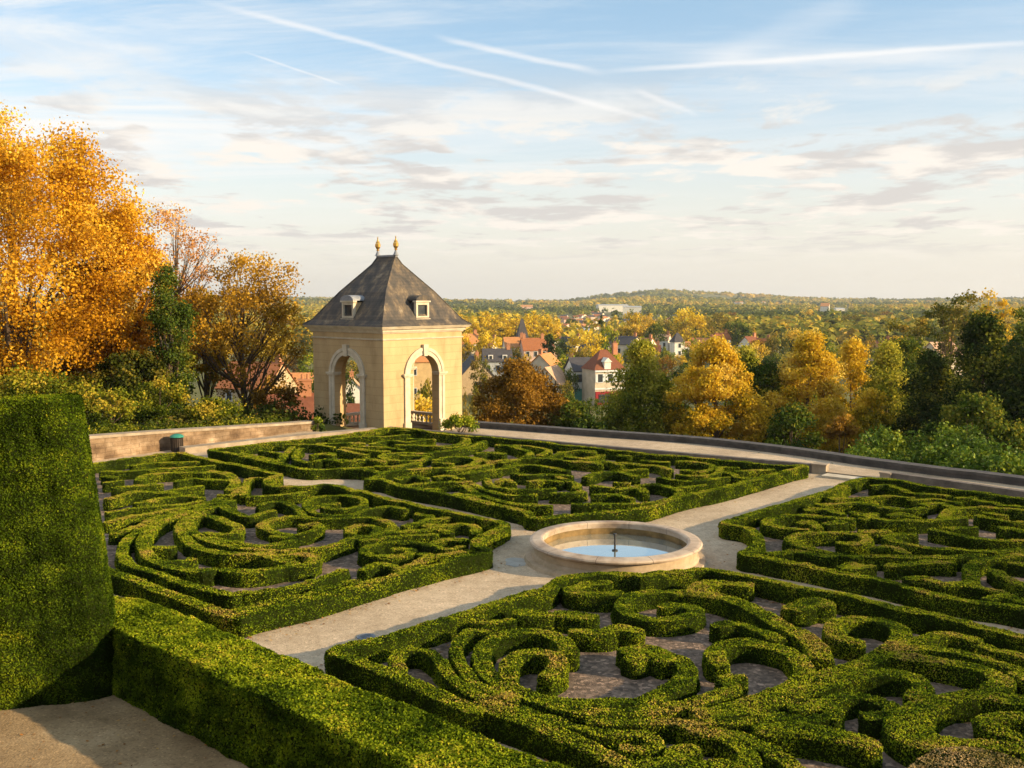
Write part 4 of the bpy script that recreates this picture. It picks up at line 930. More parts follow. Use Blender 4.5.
put('foliage', m.mesh('foliage', M_laurel), lb)
m = MB()
for k in range(12):
    p = path[rs.randint(len(path))]; m.tube([(p[0] + .8 - 13, p[1] + 1.2 - 36, -.4), (p[0] + .9 - 13, p[1] + 1.5 - 36, .9), (p[0] + 1.2 - 13, p[1] + 1.5 - 36, 1.6)], [.05, .035, .015], 5)
put('stems', m.mesh('stems', M_bark), lb)
m = MB()
def scrub(n, fx, rad, leaf, tone0):
    for k in range(n):
        x, y = fx(); z = tz(x, y); nn = 110
        d = rs.normal(size=(nn, 3)); d /= np.linalg.norm(d, axis=1)[:, None]; d[:, 2] = abs(d[:, 2])
        r = rad * rs.uniform(.6, 1.3)
        leaf_quads(np.array((x, y, z)) + d * r * (rs.uniform(.5, 1, (nn, 1))), d, leaf, .8, np.clip(tone0 + rs.uniform(-.2, .25) + rs.normal(size=nn) * .12, 0, 1), m, 0, rs, 1.4)
def fR():
    t = rs.uniform(-2, 24); s = rs.uniform(2, 32); return -1.6 + .778 * t + .629 * s, 43.8 - .629 * t + .778 * s
def fL():
    t = rs.uniform(-8, 14); s = rs.uniform(.9, 14) ** 1; return -15.3 + .584 * t - .811 * s, 36.8 + .811 * t + .584 * s
def fW():
    t = rs.uniform(-4, 9.8); s = rs.uniform(.7, 1.3); return -15.3 + .584 * t - .811 * s, 36.8 + .811 * t + .584 * s
scrub(330, fR, 1.5, .26, .35); scrub(170, fL, .9, .18, .5)
def fR2():
    t = rs.uniform(-30, 70); s_ = rs.uniform(25, 120); return -1.6 + .778 * t + .629 * s_, 43.8 - .629 * t + .778 * s_
scrub(900, fR2, 2.5, .5, .42)
put('undergrowth', m.mesh('undergrowth', M_under), None, kind='stuff')
m = MB(); 
for k in range(130):
    x, y = fW(); nn = 70; d = rs.normal(size=(nn, 3)); d[:, 2] = abs(d[:, 2]) * 1.3; d /= np.linalg.norm(d, axis=1)[:, None]
    leaf_quads(np.array((x, y, np.interp(y, [36.8, 45.5], [.8, .2]))) + d * rs.uniform(.2, .6) * rs.uniform(.3, 1, (nn, 1)), d, .10, .8, np.clip(.55 + rs.uniform(-.2, .2) + rs.normal(size=nn) * .12, 0, 1), m, 0, rs, .9)
put('wall_top_weeds', m.mesh('weeds', M_bright2), None, kind='stuff')

# ------------------------------------------------------------------ town houses
def house(label, u, y, w, d, wh, rh, rz, wall, rf, vbase=None, z0=None, kind='gable', chim=1, wins=(2, 2), name='town_house', group=None, hip=.0, over=.25, cat='house', shut=False, extra=None):
    """w along local x (front faces local -y), ridge along x"""
    if z0 is None: z0 = tz(ux(u, y), y)
    if vbase is not None:
        yy = np.linspace(60, 600, 1081); vv = np.array([384 - 1000 * math.tan(math.atan((tz(ux(u, q), q) - CAMH) / q) + PIT) for q in yy])
        yn = float(yy[int(np.argmin(abs(vv - vbase)))]); k_ = yn / y; w, d, wh, rh = w * k_, d * k_, wh * k_, rh * k_; y = yn; z0 = tz(ux(u, y), y)
    if vbase is not None and cat == 'house': w, d, wh, rh = w * .78, d * .78, wh * .9, rh * .82
    X = ux(u, y, z0)
    o = empty(name, label, cat, (X, y, z0), rz, group=group)
    m = MB(); m.box(-w / 2, w / 2, -d / 2, d / 2, -4, wh)
    if kind == 'gable':
        for s in (-1, 1): m.add([(s * w / 2, -d / 2, wh), (s * w / 2, d / 2, wh), (s * w / 2, 0, wh + rh - .1), (s * (w / 2 - .3), -d / 2, wh), (s * (w / 2 - .3), d / 2, wh), (s * (w / 2 - .3), 0, wh + rh - .1)], [(0, 1, 2), (3, 5, 4), (0, 2, 5, 3), (1, 4, 5, 2)])
    put('wall', m.mesh('wall', M_wl[wall]), o)
    m = MB(); e = over; th = .18
    if kind == 'gable':
        L_, D_ = w / 2 + e, d / 2 + e; zo = wh - rh * e / (d / 2)
        for s in (-1, 1):
            v = [(-L_, s * D_, zo), (L_, s * D_, zo), (L_, 0, wh + rh), (-L_, 0, wh + rh)]
            v += [(a, b, c + th) for a, b, c in v]
            m.add(v, [(0, 1, 2, 3), (4, 7, 6, 5), (0, 4, 5, 1), (1, 5, 6, 2), (3, 2, 6, 7), (0, 3, 7, 4)])
    else:
        L_, D_ = w / 2 + e, d / 2 + e; rl_ = max(w / 2 - d / 2 * .8, .15)
        v = [(-L_, -D_, wh), (L_, -D_, wh), (L_, D_, wh), (-L_, D_, wh), (-rl_, 0, wh + rh), (rl_, 0, wh + rh)]
        m.add(v, [(0, 1, 5, 4), (1, 2, 5), (2, 3, 4, 5), (3, 0, 4), (3, 2, 1, 0)])
    r = put('roof', m.mesh('roof', M_rf[rf]), o)
    for k in range(chim):
        cx = (w / 2 - .7) * (1 if k == 0 else -1); m = MB(); m.box(cx - .45, cx + .45, -.35, .35, wh + rh - 1.0, wh + rh + 1.1); m.box(cx - .52, cx + .52, -.42, .42, wh + rh + 1.101, wh + rh + 1.22)
        for q in (-.2, .2): m.lathe([(.1, wh + rh + 1.22), (.08, wh + rh + 1.6)], 6, (cx + q, 0))
        put('chimney', m.mesh('chimney', M_brick), r)
    nx, nz = wins
    for sgn in (-1,):
        for a in range(nx):
            for b in range(nz):
                cx = -w / 2 + (a + .5) * w / nx; cz = wh * (b + .55) / nz; wz = min(1.5, wh / nz * .55); ww = .95
                m = MB(); m.box(cx - ww / 2, cx + ww / 2, -d / 2 - .03, -d / 2 + .02, cz - wz / 2, cz + wz / 2)
                wn = put('window', m.mesh('window', M_glass), o)
                m = MB(); f_ = .1
                m.box(cx - ww / 2 - f_, cx + ww / 2 + f_, -d / 2 - .08, -d / 2 - .0, cz + wz / 2, cz + wz / 2 + f_); m.box(cx - ww / 2 - f_, cx + ww / 2 + f_, -d / 2 - .1, -d / 2, cz - wz / 2 - f_, cz - wz / 2)
                for s in (-1, 1): m.box(cx + s * (ww / 2 + f_ / 2) - f_ / 2, cx + s * (ww / 2 + f_ / 2) + f_ / 2, -d / 2 - .07, -d / 2, cz - wz / 2 + .001, cz + wz / 2 - .001)
                if shut:
                    for s in (-1, 1): m.box(cx + s * (ww * .78) - .24, cx + s * (ww * .78) + .24, -d / 2 - .13, -d / 2 - .081, cz - wz / 2, cz + wz / 2)
                put('frame', m.mesh('frame', M_shutter), wn)
    gx = 1  # windows in the right-hand gable
    if nz and kind == 'gable' and y < 330:
        for b in range(nz):
            m = MB(); cz = wh * (b + .55) / nz; m.box(w / 2 - .02, w / 2 + .03, -.45, .45, cz - .6, cz + .6); put('window', m.mesh('gw', M_glass), o)
    if extra: extra(o, w, d, wh, rh)
    return o
def ex_shop(o, w, d, wh, rh):
    m = MB(); m.box(-w / 2 - .02, w / 2 + .02, -d / 2 - .35, -d / 2 - .14, .2, 2.7); put('shopfront', m.mesh('shop', M_shopr), o)
    m = MB(); m.box(-w / 2 + .6, w / 2 - .6, -d / 2 - .42, -d / 2 - .36, .6, 2.2); put('shop_window', m.mesh('shopw', M_glass), o)
    m = MB(); m.box(-w / 2 - .1, w / 2 + .1, -d / 2 - .2, -d / 2 - .03, 3.05, 3.35); m.box(-w / 2 - .1, w / 2 + .1, -d / 2 - .3, -d / 2 - .03, wh - .35, wh - .02); put('cornice', m.mesh('corn', M_shutter), o)
    m = MB(); m.box(-1.2, 0.1, -d / 2 - .1, -d / 2 + 1.6, wh, wh + 1.5); m.add([(-1.4, -d / 2 - .3, wh + 1.5), (.3, -d / 2 - .3, wh + 1.5), (-.55, -d / 2 - .3, wh + 2.3), (-1.4, -d / 2 + 2.5, wh + 1.5), (.3, -d / 2 + 2.5, wh + 1.5), (-.55, -d / 2 + 2.5, wh + 2.3)], [(0, 1, 2), (0, 2, 5, 3), (1, 4, 5, 2)])
    put('dormer', m.mesh('dormer', M_wl['white']), o)
def ex_green(o, w, d, wh, rh):
    m = MB(); m.box(-w / 2 - .02, w / 2 + .02, -d / 2 - .35, -d / 2 - .14, .2, 2.8); put('shopfront', m.mesh('shop', M_shopg), o)
def ex_timber(o, w, d, wh, rh):
    m = MB(); X_ = w / 2
    for t in np.linspace(-d / 2, d / 2, 8): m.box(X_ - .02, X_ + .06, t - .1, t + .1, 1.5, min(wh + rh * (1 - abs(t) / (d / 2)) - .1, wh + rh))
    for z in (1.6, 3.4, wh): m.box(X_ - .02, X_ + .08, -d / 2, d / 2, z, z + .18)
    for s in (-1, 1):
        m.tube([(X_ + .05, s * d / 2 * .9, 1.7), (X_ + .05, s * d / 5, wh)], .09, 4); m.tube([(X_ + .05, s * d / 2 * .5, wh), (X_ + .05, s * .2, wh + rh * .7)], .09, 4)
    put('timber_frame', m.mesh('tf', M_beam), o)
def ex_dormers(o, w, d, wh, rh):
    for cx in (-w / 4, w / 4):
        m = MB(); m.box(cx - .6, cx + .6, -d / 2 + .3, -d / 2 + 1.8, wh + .2, wh + 1.5); put('dormer', m.mesh('dm', M_wl['white']), o)
        m = MB(); m.box(cx - .35, cx + .35, -d / 2 + .26, -d / 2 + .295, wh + .5, wh + 1.3); put('dormer_window', m.mesh('dmw', M_glass), o)
house('corner shop house with red pyramid roof, beige upper floor and red shopfront', 603, 178, 7.4, 7.2, 7.0, 4.2, .35, 'beige', 'maroon', vbase=404, kind='hip', wins=(3, 2), extra=ex_shop, name='corner_house', shut=True)
house('narrow white house with slate roof and green shopfront, left of the corner shop', 579, 182, 4.6, 9, 6.4, 2.6, .2, 'white', 'slate', vbase=401, wins=(2, 2), extra=ex_green, chim=0)
house('half-timbered gable house in front of the corner shop', 551, 152, 7, 6.0, 3.4, 3.0, -1.95, 'cream', 'pale', vbase=403, wins=(0, 0), extra=ex_timber, name='half_timbered_house', chim=0)
house('cream gable house with orange-tiled roof just behind the half-timbered one', 545, 192, 8, 7, 4.4, 3.2, -1.95, 'cream', 'orange', vbase=388, wins=(2, 1))
house('stone gable cottage with tall chimney next to the pavilion corner', 474, 165, 8, 7, 3.4, 3.6, -1.35, 'stone', 'slate', vbase=393, wins=(1, 1), name='stone_cottage')
house('grey house with dormers and slate roof right of the stone cottage', 497, 205, 7.4, 6, 3.6, 2.8, .1, 'grey', 'slate', vbase=376, wins=(3, 1), extra=ex_dormers, chim=1)
house('villa wing with bright orange roof left of the turret', 514, 232, 6, 7, 5, 2.6, .15, 'white', 'orange', vbase=366, wins=(2, 2))
house('villa with red roof and two pale chimneys right of the turret', 533, 236, 7.2, 7, 4.6, 3.2, .2, 'pink', 'red', vbase=367, wins=(3, 2), chim=2)
house('lower pinkish annex with brown roof in front of the red-roofed villa', 541, 222, 7.5, 6, 3, 2.6, -.5, 'pink', 'brown', vbase=366, wins=(2, 1))
house('slim dark-spired turret between the orange and red villa roofs', 522, 228, 2.4, 2.4, 6, 4.6, .2, 'grey', 'slate', vbase=365, wins=(1, 2), kind='hip', chim=0, name='turret', cat='turret')
house('small grey-gabled house with slate roof left of the round gold tree', 571, 250, 6.5, 7, 3.2, 2.8, -.55, 'beige', 'slate', vbase=358, wins=(1, 1), name='town_house')
house('long dark-roofed house with white gable below the round gold tree', 594, 218, 8, 6, 3.0, 2.2, -.3, 'white', 'slate', vbase=365, wins=(2, 1))
house('large beige house with long slate roof and pale stone gable', 624, 242, 8.6, 7, 3.8, 2.2, -.55, 'cream', 'slate', vbase=358, wins=(3, 1), name='manor_house', chim=2)
house('white gable house with orange and red roof right of the large beige one', 646, 250, 4.6, 5, 3.2, 1.9, -.7, 'white', 'orange', vbase=356, wins=(1, 1))
house('small red-roofed house tucked below the white gable house', 653, 225, 4.0, 4, 2.4, 1.9, -.2, 'white', 'maroon', vbase=362, wins=(1, 1))
house('white square tower with dark pointed slate roof', 677, 238, 2.6, 2.6, 3.6, 2.2, .3, 'white', 'slate', vbase=357, kind='hip', wins=(1, 2), chim=0, name='white_tower', cat='tower')
house('white house with pinkish roof attached to the right of the white tower', 688, 240, 4.2, 4, 2.7, 1.2, .1, 'white', 'orange', vbase=356, wins=(2, 1))
house('pale house with orange roof further right of the white tower', 705, 250, 5.5, 5, 3.0, 1.8, -.5, 'cream', 'orange', vbase=355, wins=(2, 1))
house('maroon-roofed house peeking over the golden trees', 750, 230, 4.6, 5, 3.2, 2.2, .6, 'white', 'maroon', vbase=357, wins=(2, 1))
house('tiled house peeking out right of the maroon roof', 764, 236, 3.6, 4, 3.0, 2.0, -.4, 'pink', 'red', vbase=357, wins=(1, 1))
house('orange-roofed house showing above the pointed olive-gold tree', 848, 190, 4, 5, 2.8, 1.8, .2, 'pink', 'orange', vbase=366, wins=(1, 1))
house('pinkish house behind the airy trees at right', 880, 175, 4, 5, 3.6, 1.8, -.4, 'pink', 'brown', vbase=368, wins=(2, 2))
house('pale low house glimpsed between the airy trees and the conifers', 940, 150, 5, 6, 3.6, 2.2, .3, 'cream', 'pale', vbase=376, wins=(2, 1))
house('small white house with orange roof above the grey dormered house', 490, 260, 4.6, 4.6, 3.4, 2.2, -.5, 'white', 'orange', vbase=357, wins=(1, 1))
house('white house with brown roof between the villa and the poplars', 553, 262, 5, 4.6, 3.4, 2.0, .4, 'white', 'brown', vbase=352, wins=(2, 1))
house('cream house with slate roof behind the pale conifer gap', 611, 290, 5, 4.6, 3.4, 2.0, .5, 'cream', 'slate', vbase=349, wins=(2, 1))
house('white house with pale roof right of the manor house gable', 663, 280, 5, 4.4, 3.2, 1.8, -.5, 'white', 'pale', vbase=350, wins=(2, 1))
house('white house with red roof at the far right end of the visible town', 721, 270, 5, 4.6, 3.6, 2.0, .3, 'white', 'red', vbase=351, wins=(2, 1))
house('white-walled house low between the brown tree and the corner shop', 566, 190, 4.4, 5, 3.6, 2.0, -.3, 'white', 'brown', vbase=386, wins=(2, 1))
house('orange-roofed house just right of the pavilion eaves', 468, 240, 6, 7, 5.6, 2.6, .3, 'cream', 'orange', vbase=364, wins=(2, 2))
# left side, behind the sparse tree and through the arches
house('dark red tiled roof low behind the wide sparse tree', 292, 88, 5.2, 6, 1.8, 2.0, .25, 'stone', 'maroon', vbase=432, wins=(2, 1))
house('orange-roofed house behind the russet shrub, left of the pavilion', 304, 130, 6, 7, 3.4, 2.4, .2, 'ochre', 'orange', vbase=412, wins=(3, 2))
house('brown-roofed house further left behind the wide sparse tree', 258, 110, 8, 8, 4.2, 3.2, -.3, 'stone', 'red', vbase=420, wins=(2, 2))
house('white gabled house seen through the left arch', 352, 130, 5, 4.4, 3, 2.2, -1.4, 'white', 'pale', vbase=412, wins=(1, 1))
house('maroon-roofed house low in the left arch', 352, 98, 8, 6, 1.8, 1.6, .1, 'beige', 'maroon', vbase=434, wins=(2, 1))
house('ochre house seen through the right arch', 424, 150, 9, 7, 7.0, 2.6, .2, 'ochre', 'orange', vbase=402, wins=(2, 2), chim=0)
# farther buildings on the valley side
def far(label, u, vb, vt, wpx, wall, rf, d=12, rz=0, group=None, roof=.35):
    y = 900
    for _ in range(1): pass
    yy = np.linspace(300, 4000, 400); vv = np.array([384 - 1000 * math.tan(math.atan((tz(ux(u, q), q) - CAMH) / q) + PIT) for q in yy])
    k = int(np.argmin(abs(vv - vb) + (yy > 2600) * 5)); y = yy[k]
    w = wpx / 1000 * y; H = (vb - vt) / 1000 * y
    house(label, u, y, w, d, H * (1 - roof), H * roof, rz, wall, rf, wins=(0, 0), chim=0, group=group, name='distant_house')
far('bright white long block on the valley side, left of two', 612, 312, 304.5, 30, 'white', 'grey', 20, .1, roof=.12)
far('bright white long block on the valley side, right of two', 632, 314, 306, 18, 'white', 'grey', 20, -.1, roof=.12)
far('white house with green base between the golden poplars', 506, 331, 320, 9, 'white', 'grey', 10, .1)
far('white house with orange roof alone on the wooded slope at right', 825, 312, 303, 8, 'white', 'orange', 12, -.4)
far('long low pale roof beside that lone white house', 839, 311, 308, 9, 'white', 'grey', 10, .1)
far('long pale roof below the distant village', 578, 333, 328, 20, 'grey', 'grey', 16, .1)
far('pale red-roofed row on the wooded slope above the poplars', 526, 310, 305, 13, 'pink', 'orange', 14, .1)
rs = np.random.RandomState(77)
for k in range(34):
    far('tiny house in the distant village right of the golden poplars', rs.uniform(565, 602), 0 + rs.uniform(318, 331), 0, 0, 'white', 'orange') if False else None
    u = rs.uniform(563, 606); v = rs.uniform(317, 331) - (u - 563) * .06
    far('tiny pale house in the distant village right of the golden poplars', u, v, v - rs.uniform(3.8, 6.0), rs.uniform(5, 8.5), ['white', 'cream', 'pink'][k % 3], ['orange', 'red', 'slate', 'brown'][k % 4], 9, rs.uniform(-.7, .7), 'houses of the distant village')
for k in range(12):
    u = rs.uniform(610, 672); v = rs.uniform(318, 324)
    far('tiny house in the row beyond the large gold tree', u, v, v - rs.uniform(3.2, 5), rs.uniform(4.5, 8), ['white', 'cream', 'pink'][k % 3], ['orange', 'slate', 'brown'][k % 3], 9, rs.uniform(-.7, .7), 'houses in the far row')
for k in range(9):
    u = rs.uniform(735, 790); v = rs.uniform(303, 306)
    far('speck-sized house on the far slope above the golden trees', u, v, v - rs.uniform(1.8, 2.6), rs.uniform(3, 6), 'white', ['orange', 'slate'][k % 2], 12, 0, 'houses on the far slope')

# ------------------------------------------------------------------ middle-distance trees
VAR = []
for k in range(5): VAR.append(tree_meshes('round', 100 + k, 1, .42, .06, 42, 42, .055, M_gold, trunk_r=.02, clump_r=.34, nlimb=5))
COLV = [tree_meshes('column', 120 + k, 1, .13, .05, 34, 44, .04, M_gold, shape='column', trunk_r=.02, clump_r=.55, nlimb=3) for k in range(2)]
CONV = [tree_meshes('cone', 130 + k, 1, .30, .05, 40, 44, .05, M_dark, shape='cone', trunk_r=.02, clump_r=.4, nlimb=4) for k in range(2)]
def recolor(me, mat):
    key = me.name + mat.name
    if key in bpy.data.meshes: return bpy.data.meshes[key]
    c = me.copy(); c.name = key; c.materials[0] = mat; return c
def mid(name, label, u, vtop, y, rpx, mat, var, group=None, z0=None):
    if z0 is None: z0 = tz(ux(u, y), y)
    H = max(hz(vtop, y) - z0, 2.5); r = rpx / 1000 * y
    base = .42 if var in VAR else (.13 if var in COLV else .30)
    o = empty(name, label, 'tree', (ux(u, y, z0), y, z0), random.uniform(0, 6), group=group)
    a = put('trunk', var[0], o); b = put('crown', recolor(var[1], mat), o)
    for q in (a, b): q.scale = (r / base, r / base, H)
    return o
pl = [(474, 316), (482, 313), (489, 311.5), (497, 316), (508, 313), (516, 315), (525, 314), (533, 312), (540, 316), (547, 315), (555, 319)]
for k, (u, v) in enumerate(pl):
    mid('poplar_tree', 'golden columnar poplar in the row beyond the villa roofs', u, v, 360 + (k % 3) * 12, 6.2, M_poplar, COLV[k % 2], 'poplars in the valley row')
mid('linden_tree', 'round glowing gold tree between the village and the dark-roofed house', 587, 326, 262, 19, M_poplar, VAR[0])
mid('conifer_tree', 'dark green conifer beside the red-roofed villa', 549, 334, 262, 12, M_dark, CONV[0])
mid('conifer_tree', 'narrow dark conifer above the large beige house', 601, 316, 300, 6, M_dark, CONV[1])
mid('green_tree', 'pale green tree right of the narrow dark conifer', 609, 322, 296, 9, M_bright, VAR[1])
mid('golden_tree', 'large gold tree standing high behind the manor house, right of centre', 689, 305, 380, 17, M_poplar, VAR[2])
mid('golden_tree', 'gold tree behind the large beige manor house roof', 632, 311, 420, 12, M_gold, VAR[3])
mid('green_tree', 'green and yellow bushy tree left of the long dark-roofed house', 566, 354, 205, 17, M_bright, VAR[4])
mid('green_tree', 'green bushy tree in front of the long dark-roofed house', 588, 357, 200, 14, M_green, VAR[2])
mid('golden_tree', 'yellow willow-like tree between the pavilion and the villa', 489, 328, 265, 14, M_poplar, VAR[1])
mid('green_tree', 'dark tree behind the villa at the foot of the poplars', 560, 336, 300, 10, M_green, VAR[3])
tw = [(480, 352, 200, 9, 'olive'), (462, 330, 300, 10, 'gold'), (505, 372, 175, 8, 'green'), (522, 360, 200, 8, 'rust'), (530, 372, 160, 9, 'green'), (566, 388, 150, 10, 'green'), (583, 345, 240, 9, 'olive'), (571, 366, 190, 8, 'green'), (612, 350, 225, 9, 'bright'), (636, 352, 215, 9, 'olive'), (660, 344, 245, 7, 'green'), (666, 352, 220, 8, 'rust'), (698, 340, 260, 9, 'gold'), (720, 338, 250, 12, 'rust'), (738, 345, 215, 10, 'olive'), (758, 338, 260, 10, 'gold'), (776, 330, 280, 12, 'olive'), (797, 326, 300, 12, 'gold'), (820, 330, 280, 12, 'green'), (838, 342, 240, 12, 'bright'), (862, 332, 260, 13, 'olive'), (884, 338, 230, 13, 'green'), (665, 318, 420, 12, 'olive'), (655, 322, 360, 10, 'green'), (645, 312, 440, 9, 'gold'), (714, 310, 420, 14, 'olive'), (735, 316, 380, 14, 'green'), (270, 372, 100, 20, 'rust'), (300, 398, 80, 16, 'olive'), (322, 360, 120, 16, 'green'), (345, 368, 150, 12, 'dark'), (430, 372, 90, 16, 'olive'), (420, 392, 75, 18, 'gold'), (340, 398, 90, 10, 'dark')]
tw += [(516, 346, 268, 6, 'olive'), (527, 352, 262, 5, 'gold'), (543, 350, 262, 7, 'rust'), (537, 361, 240, 6, 'olive'), (509, 356, 255, 6, 'green'), (556, 346, 290, 8, 'green'), (572, 350, 262, 7, 'olive'), (583, 364, 205, 6, 'green'), (594, 362, 215, 7, 'bright'), (616, 352, 270, 7, 'gold'), (628, 350, 300, 7, 'green'), (642, 350, 290, 6, 'olive'), (655, 349, 300, 7, 'gold'), (668, 350, 290, 7, 'bright'), (680, 354, 280, 8, 'gold'), (695, 350, 300, 8, 'olive'), (485, 360, 215, 7, 'green'), (566, 378, 175, 7, 'olive'), (590, 396, 150, 9, 'green'), (618, 388, 158, 9, 'olive'), (690, 360, 200, 16, 'green'), (470, 380, 120, 12, 'olive'), (744, 344, 300, 9, 'gold'), (768, 341, 310, 9, 'olive'), (790, 338, 300, 9, 'green'), (810, 334, 320, 9, 'gold')]
MT = dict(gold=M_gold, olive=M_olive, green=M_green, rust=M_rust, bright=M_bright, dark=M_dark)
WD = dict(gold='golden', olive='olive-coloured', green='green', rust='russet', bright='yellow-green', dark='dark green')
for k, (u_, v_, y_, r_p, mn) in enumerate(tw):
    zone = 'seen through or beside the pavilion' if u_ < 450 else ('between the town houses' if u_ < 690 else 'just beyond the golden row')
    mid('garden_tree', '%s garden tree %s' % (WD[mn], zone), u_, v_, y_, r_p, MT[mn], VAR[k % 5], '%s trees %s' % (WD[mn], zone))
rs = np.random.RandomState(91)
mats_mid = [M_gold, M_olive, M_green, M_rust, M_olive, M_gold, M_bright]
desc = ['golden', 'olive', 'green', 'russet', 'olive', 'golden', 'yellow-green']
spots = []
tries = 0
while len(spots) < 190 and tries < 6000:
    tries += 1
    y = math.exp(rs.uniform(math.log(125), math.log(850))); u = rs.uniform(-60, 1090)
    if 455 < u < 720 and y < 265: continue
    if 550 < u < 690 and y > 400: continue
    if any(abs(u - a) < 9 * 250 / y and abs(y - b) < 10 for a, b in spots): continue
    X = ux(u, y)
    if any((o.get('category') in ('house', 'turret', 'tower')) and (o.location.x - X) ** 2 + (o.location.y - y) ** 2 < 90 for o in HO) if 'HO' in globals() else False: continue
    spots.append((u, y))
HO = [o for o in COL.objects if o.get('category') in ('house', 'turret', 'tower')]
n = 0
for u, y in spots:
    z0 = tz(ux(u, y), y); X = ux(u, y, z0)
    if any((o.location.x - X) ** 2 + (o.location.y - y) ** 2 < 110 for o in HO): continue
    # keep the views to the houses open
    H = rs.uniform(7, 13) if y > 270 else rs.uniform(5, 8)
    uu = 512 + 1000 * X / y
    blocked = False
    for o in HO:
        if o.location.y > y and o.location.y < 300:
            ou = 512 + 1000 * o.location.x / o.location.y
            if abs(ou - uu) < 1000 * 3.5 / y + 12: blocked = True
    if blocked: H = rs.uniform(2.5, 4.0)
    k = rs.randint(7); mt = mats_mid[k]; var = VAR[rs.randint(5)]
    side = 'left of the pavilion' if u < 330 else ('around the town houses' if u < 720 else 'behind the golden row at right')
    dist = 'near' if y < 300 else 'far'
    o = empty('%s_tree' % ('autumn' if k not in (2,) else 'green'), '%s round tree in the valley %s' % (desc[k], side), 'tree', (X, y, z0), rs.uniform(0, 6), group='%s valley trees %s' % (desc[k], side))
    sc = H * rs.uniform(.85, 1.25)
    a = put('trunk', var[0], o); b = put('crown', recolor(var[1], mt), o)
    for q in (a, b): q.scale = (sc, sc, H)

# far woods : too many to count
m = MB(); rs = np.random.RandomState(55)
N = 21000
y = np.exp(rs.uniform(math.log(420), math.log(4600), N)); u = rs.uniform(-120, 1150, N)
x = (u - 512) / 1000 * y; z = terr(x, y)
# clearings: fields and the village
cl = np.sin(x * .011 + 1.3) + np.sin(y * .0083 + x * .004) + .6 * np.sin(x * .03 + y * .017)
keep = (cl < 1.35)
uu = u; vv = 384 - 1000 * np.tan(np.arctan((z - CAMH) / y) + PIT)
keep &= ~((uu > 556) & (uu < 680) & (vv > 315.5) & (vv < 345) & (rs.uniform(size=N) < .93))
keep &= ~((uu > 815) & (uu < 850) & (vv > 308) & (vv < 318) & (rs.uniform(size=N) < .9))
keep &= ~((uu > 730) & (uu < 795) & (vv > 302.5) & (vv < 308) & (rs.uniform(size=N) < .7))
keep &= ~((uu > 597) & (uu < 645) & (vv > 306) & (vv < 316) & (rs.uniform(size=N) < .75))
x, y, z, vv = x[keep], y[keep], z[keep], vv[keep]; n = len(x)
rr = rs.uniform(3.2, 6.0, n) * np.clip(y / 1500, .9, 2.0) ; hh = rs.uniform(6, 11, n) * np.clip(y / 2200, .9, 1.15)
pat = .55 + .30 * np.sin(x * .006 + y * .003) + .16 * np.sin(y * .011 - x * .004 + 2)
# far hills are greener in the photo, the valley floor golden
tone = np.clip(pat - .24 + .16 * sm((y - 600) / 900) - .06 * sm((y - 2000) / 1500) + rs.normal(size=n) * .17, 0, 1)
# core blobs
ico = []
for a in range(5):
    lat = -.5 + a * .5
# low-poly dome
dome = [(0, 0, 1.0)]
for lat, cnt in ((.62, 5), (.1, 7)):
    for k in range(cnt):
        aa = 2 * math.pi * k / cnt + lat; q = math.cos(lat * 1.2 if lat > .3 else lat)
        dome.append((q * math.cos(aa), q * math.sin(aa), .72 if lat > .3 else .25))
dome = np.array(dome)
nf = 26
d = rs.normal(size=(n * nf, 3)); d[:, 2] = abs(d[:, 2]) * .9; d /= np.linalg.norm(d, axis=1)[:, None]
base = np.repeat(np.stack([x, y, z], 1), nf, 0)
P = base + d * np.stack([np.repeat(rr, nf), np.repeat(rr, nf), np.repeat(hh, nf)], 1) * rs.uniform(.75, 1.05, (n * nf, 1))
sz = np.repeat(rr, nf) * .75
leaf_quads(P, d, sz, .35, np.clip(np.repeat(tone, nf) + rs.normal(size=n * nf) * .06, 0, 1), m, 0, rs, 1.5)
put('distant_woods', m.mesh('woods', M_forest), None, kind='stuff')

# ------------------------------------------------------------------ sun-side park trees (they dapple the garden)
SUN_AZ = 108.0; SUN_EL = 17.0        # azimuth clockwise from the view direction (+y)
sa = math.radians(SUN_AZ); se = math.radians(SUN_EL)
SD = np.array((math.sin(sa) * math.cos(se), math.cos(sa) * math.cos(se), math.sin(se)))
shade = tree_meshes('park', 300, 8.2, 2.7, 1.2, 44, 42, .26, M_olive, trunk_r=.22, clump_r=.28)
for k, (x_, y_, s_) in enumerate(((33, 20.5, .7), (29, 14.5, .95), (27, 8.0, .9), (30, 1.0, 1.05), (29, -5, 1.0))):
    o = empty('park_tree', ['olive park tree outside the parapet on the sun side', 'olive park tree level with the middle of the right parterre', 'olive park tree nearest the right parterre corner', 'olive park tree beside the terrace, fourth from the parapet', 'olive park tree farthest back on the sun side'][k], 'tree', (x_, y_, tz(x_, y_) if k == 0 else 0), k * 1.3)
    for nm, me in (('trunk', shade[0]), ('crown', shade[1])): q = put(nm, me, o); q.scale = (s_, s_, s_)

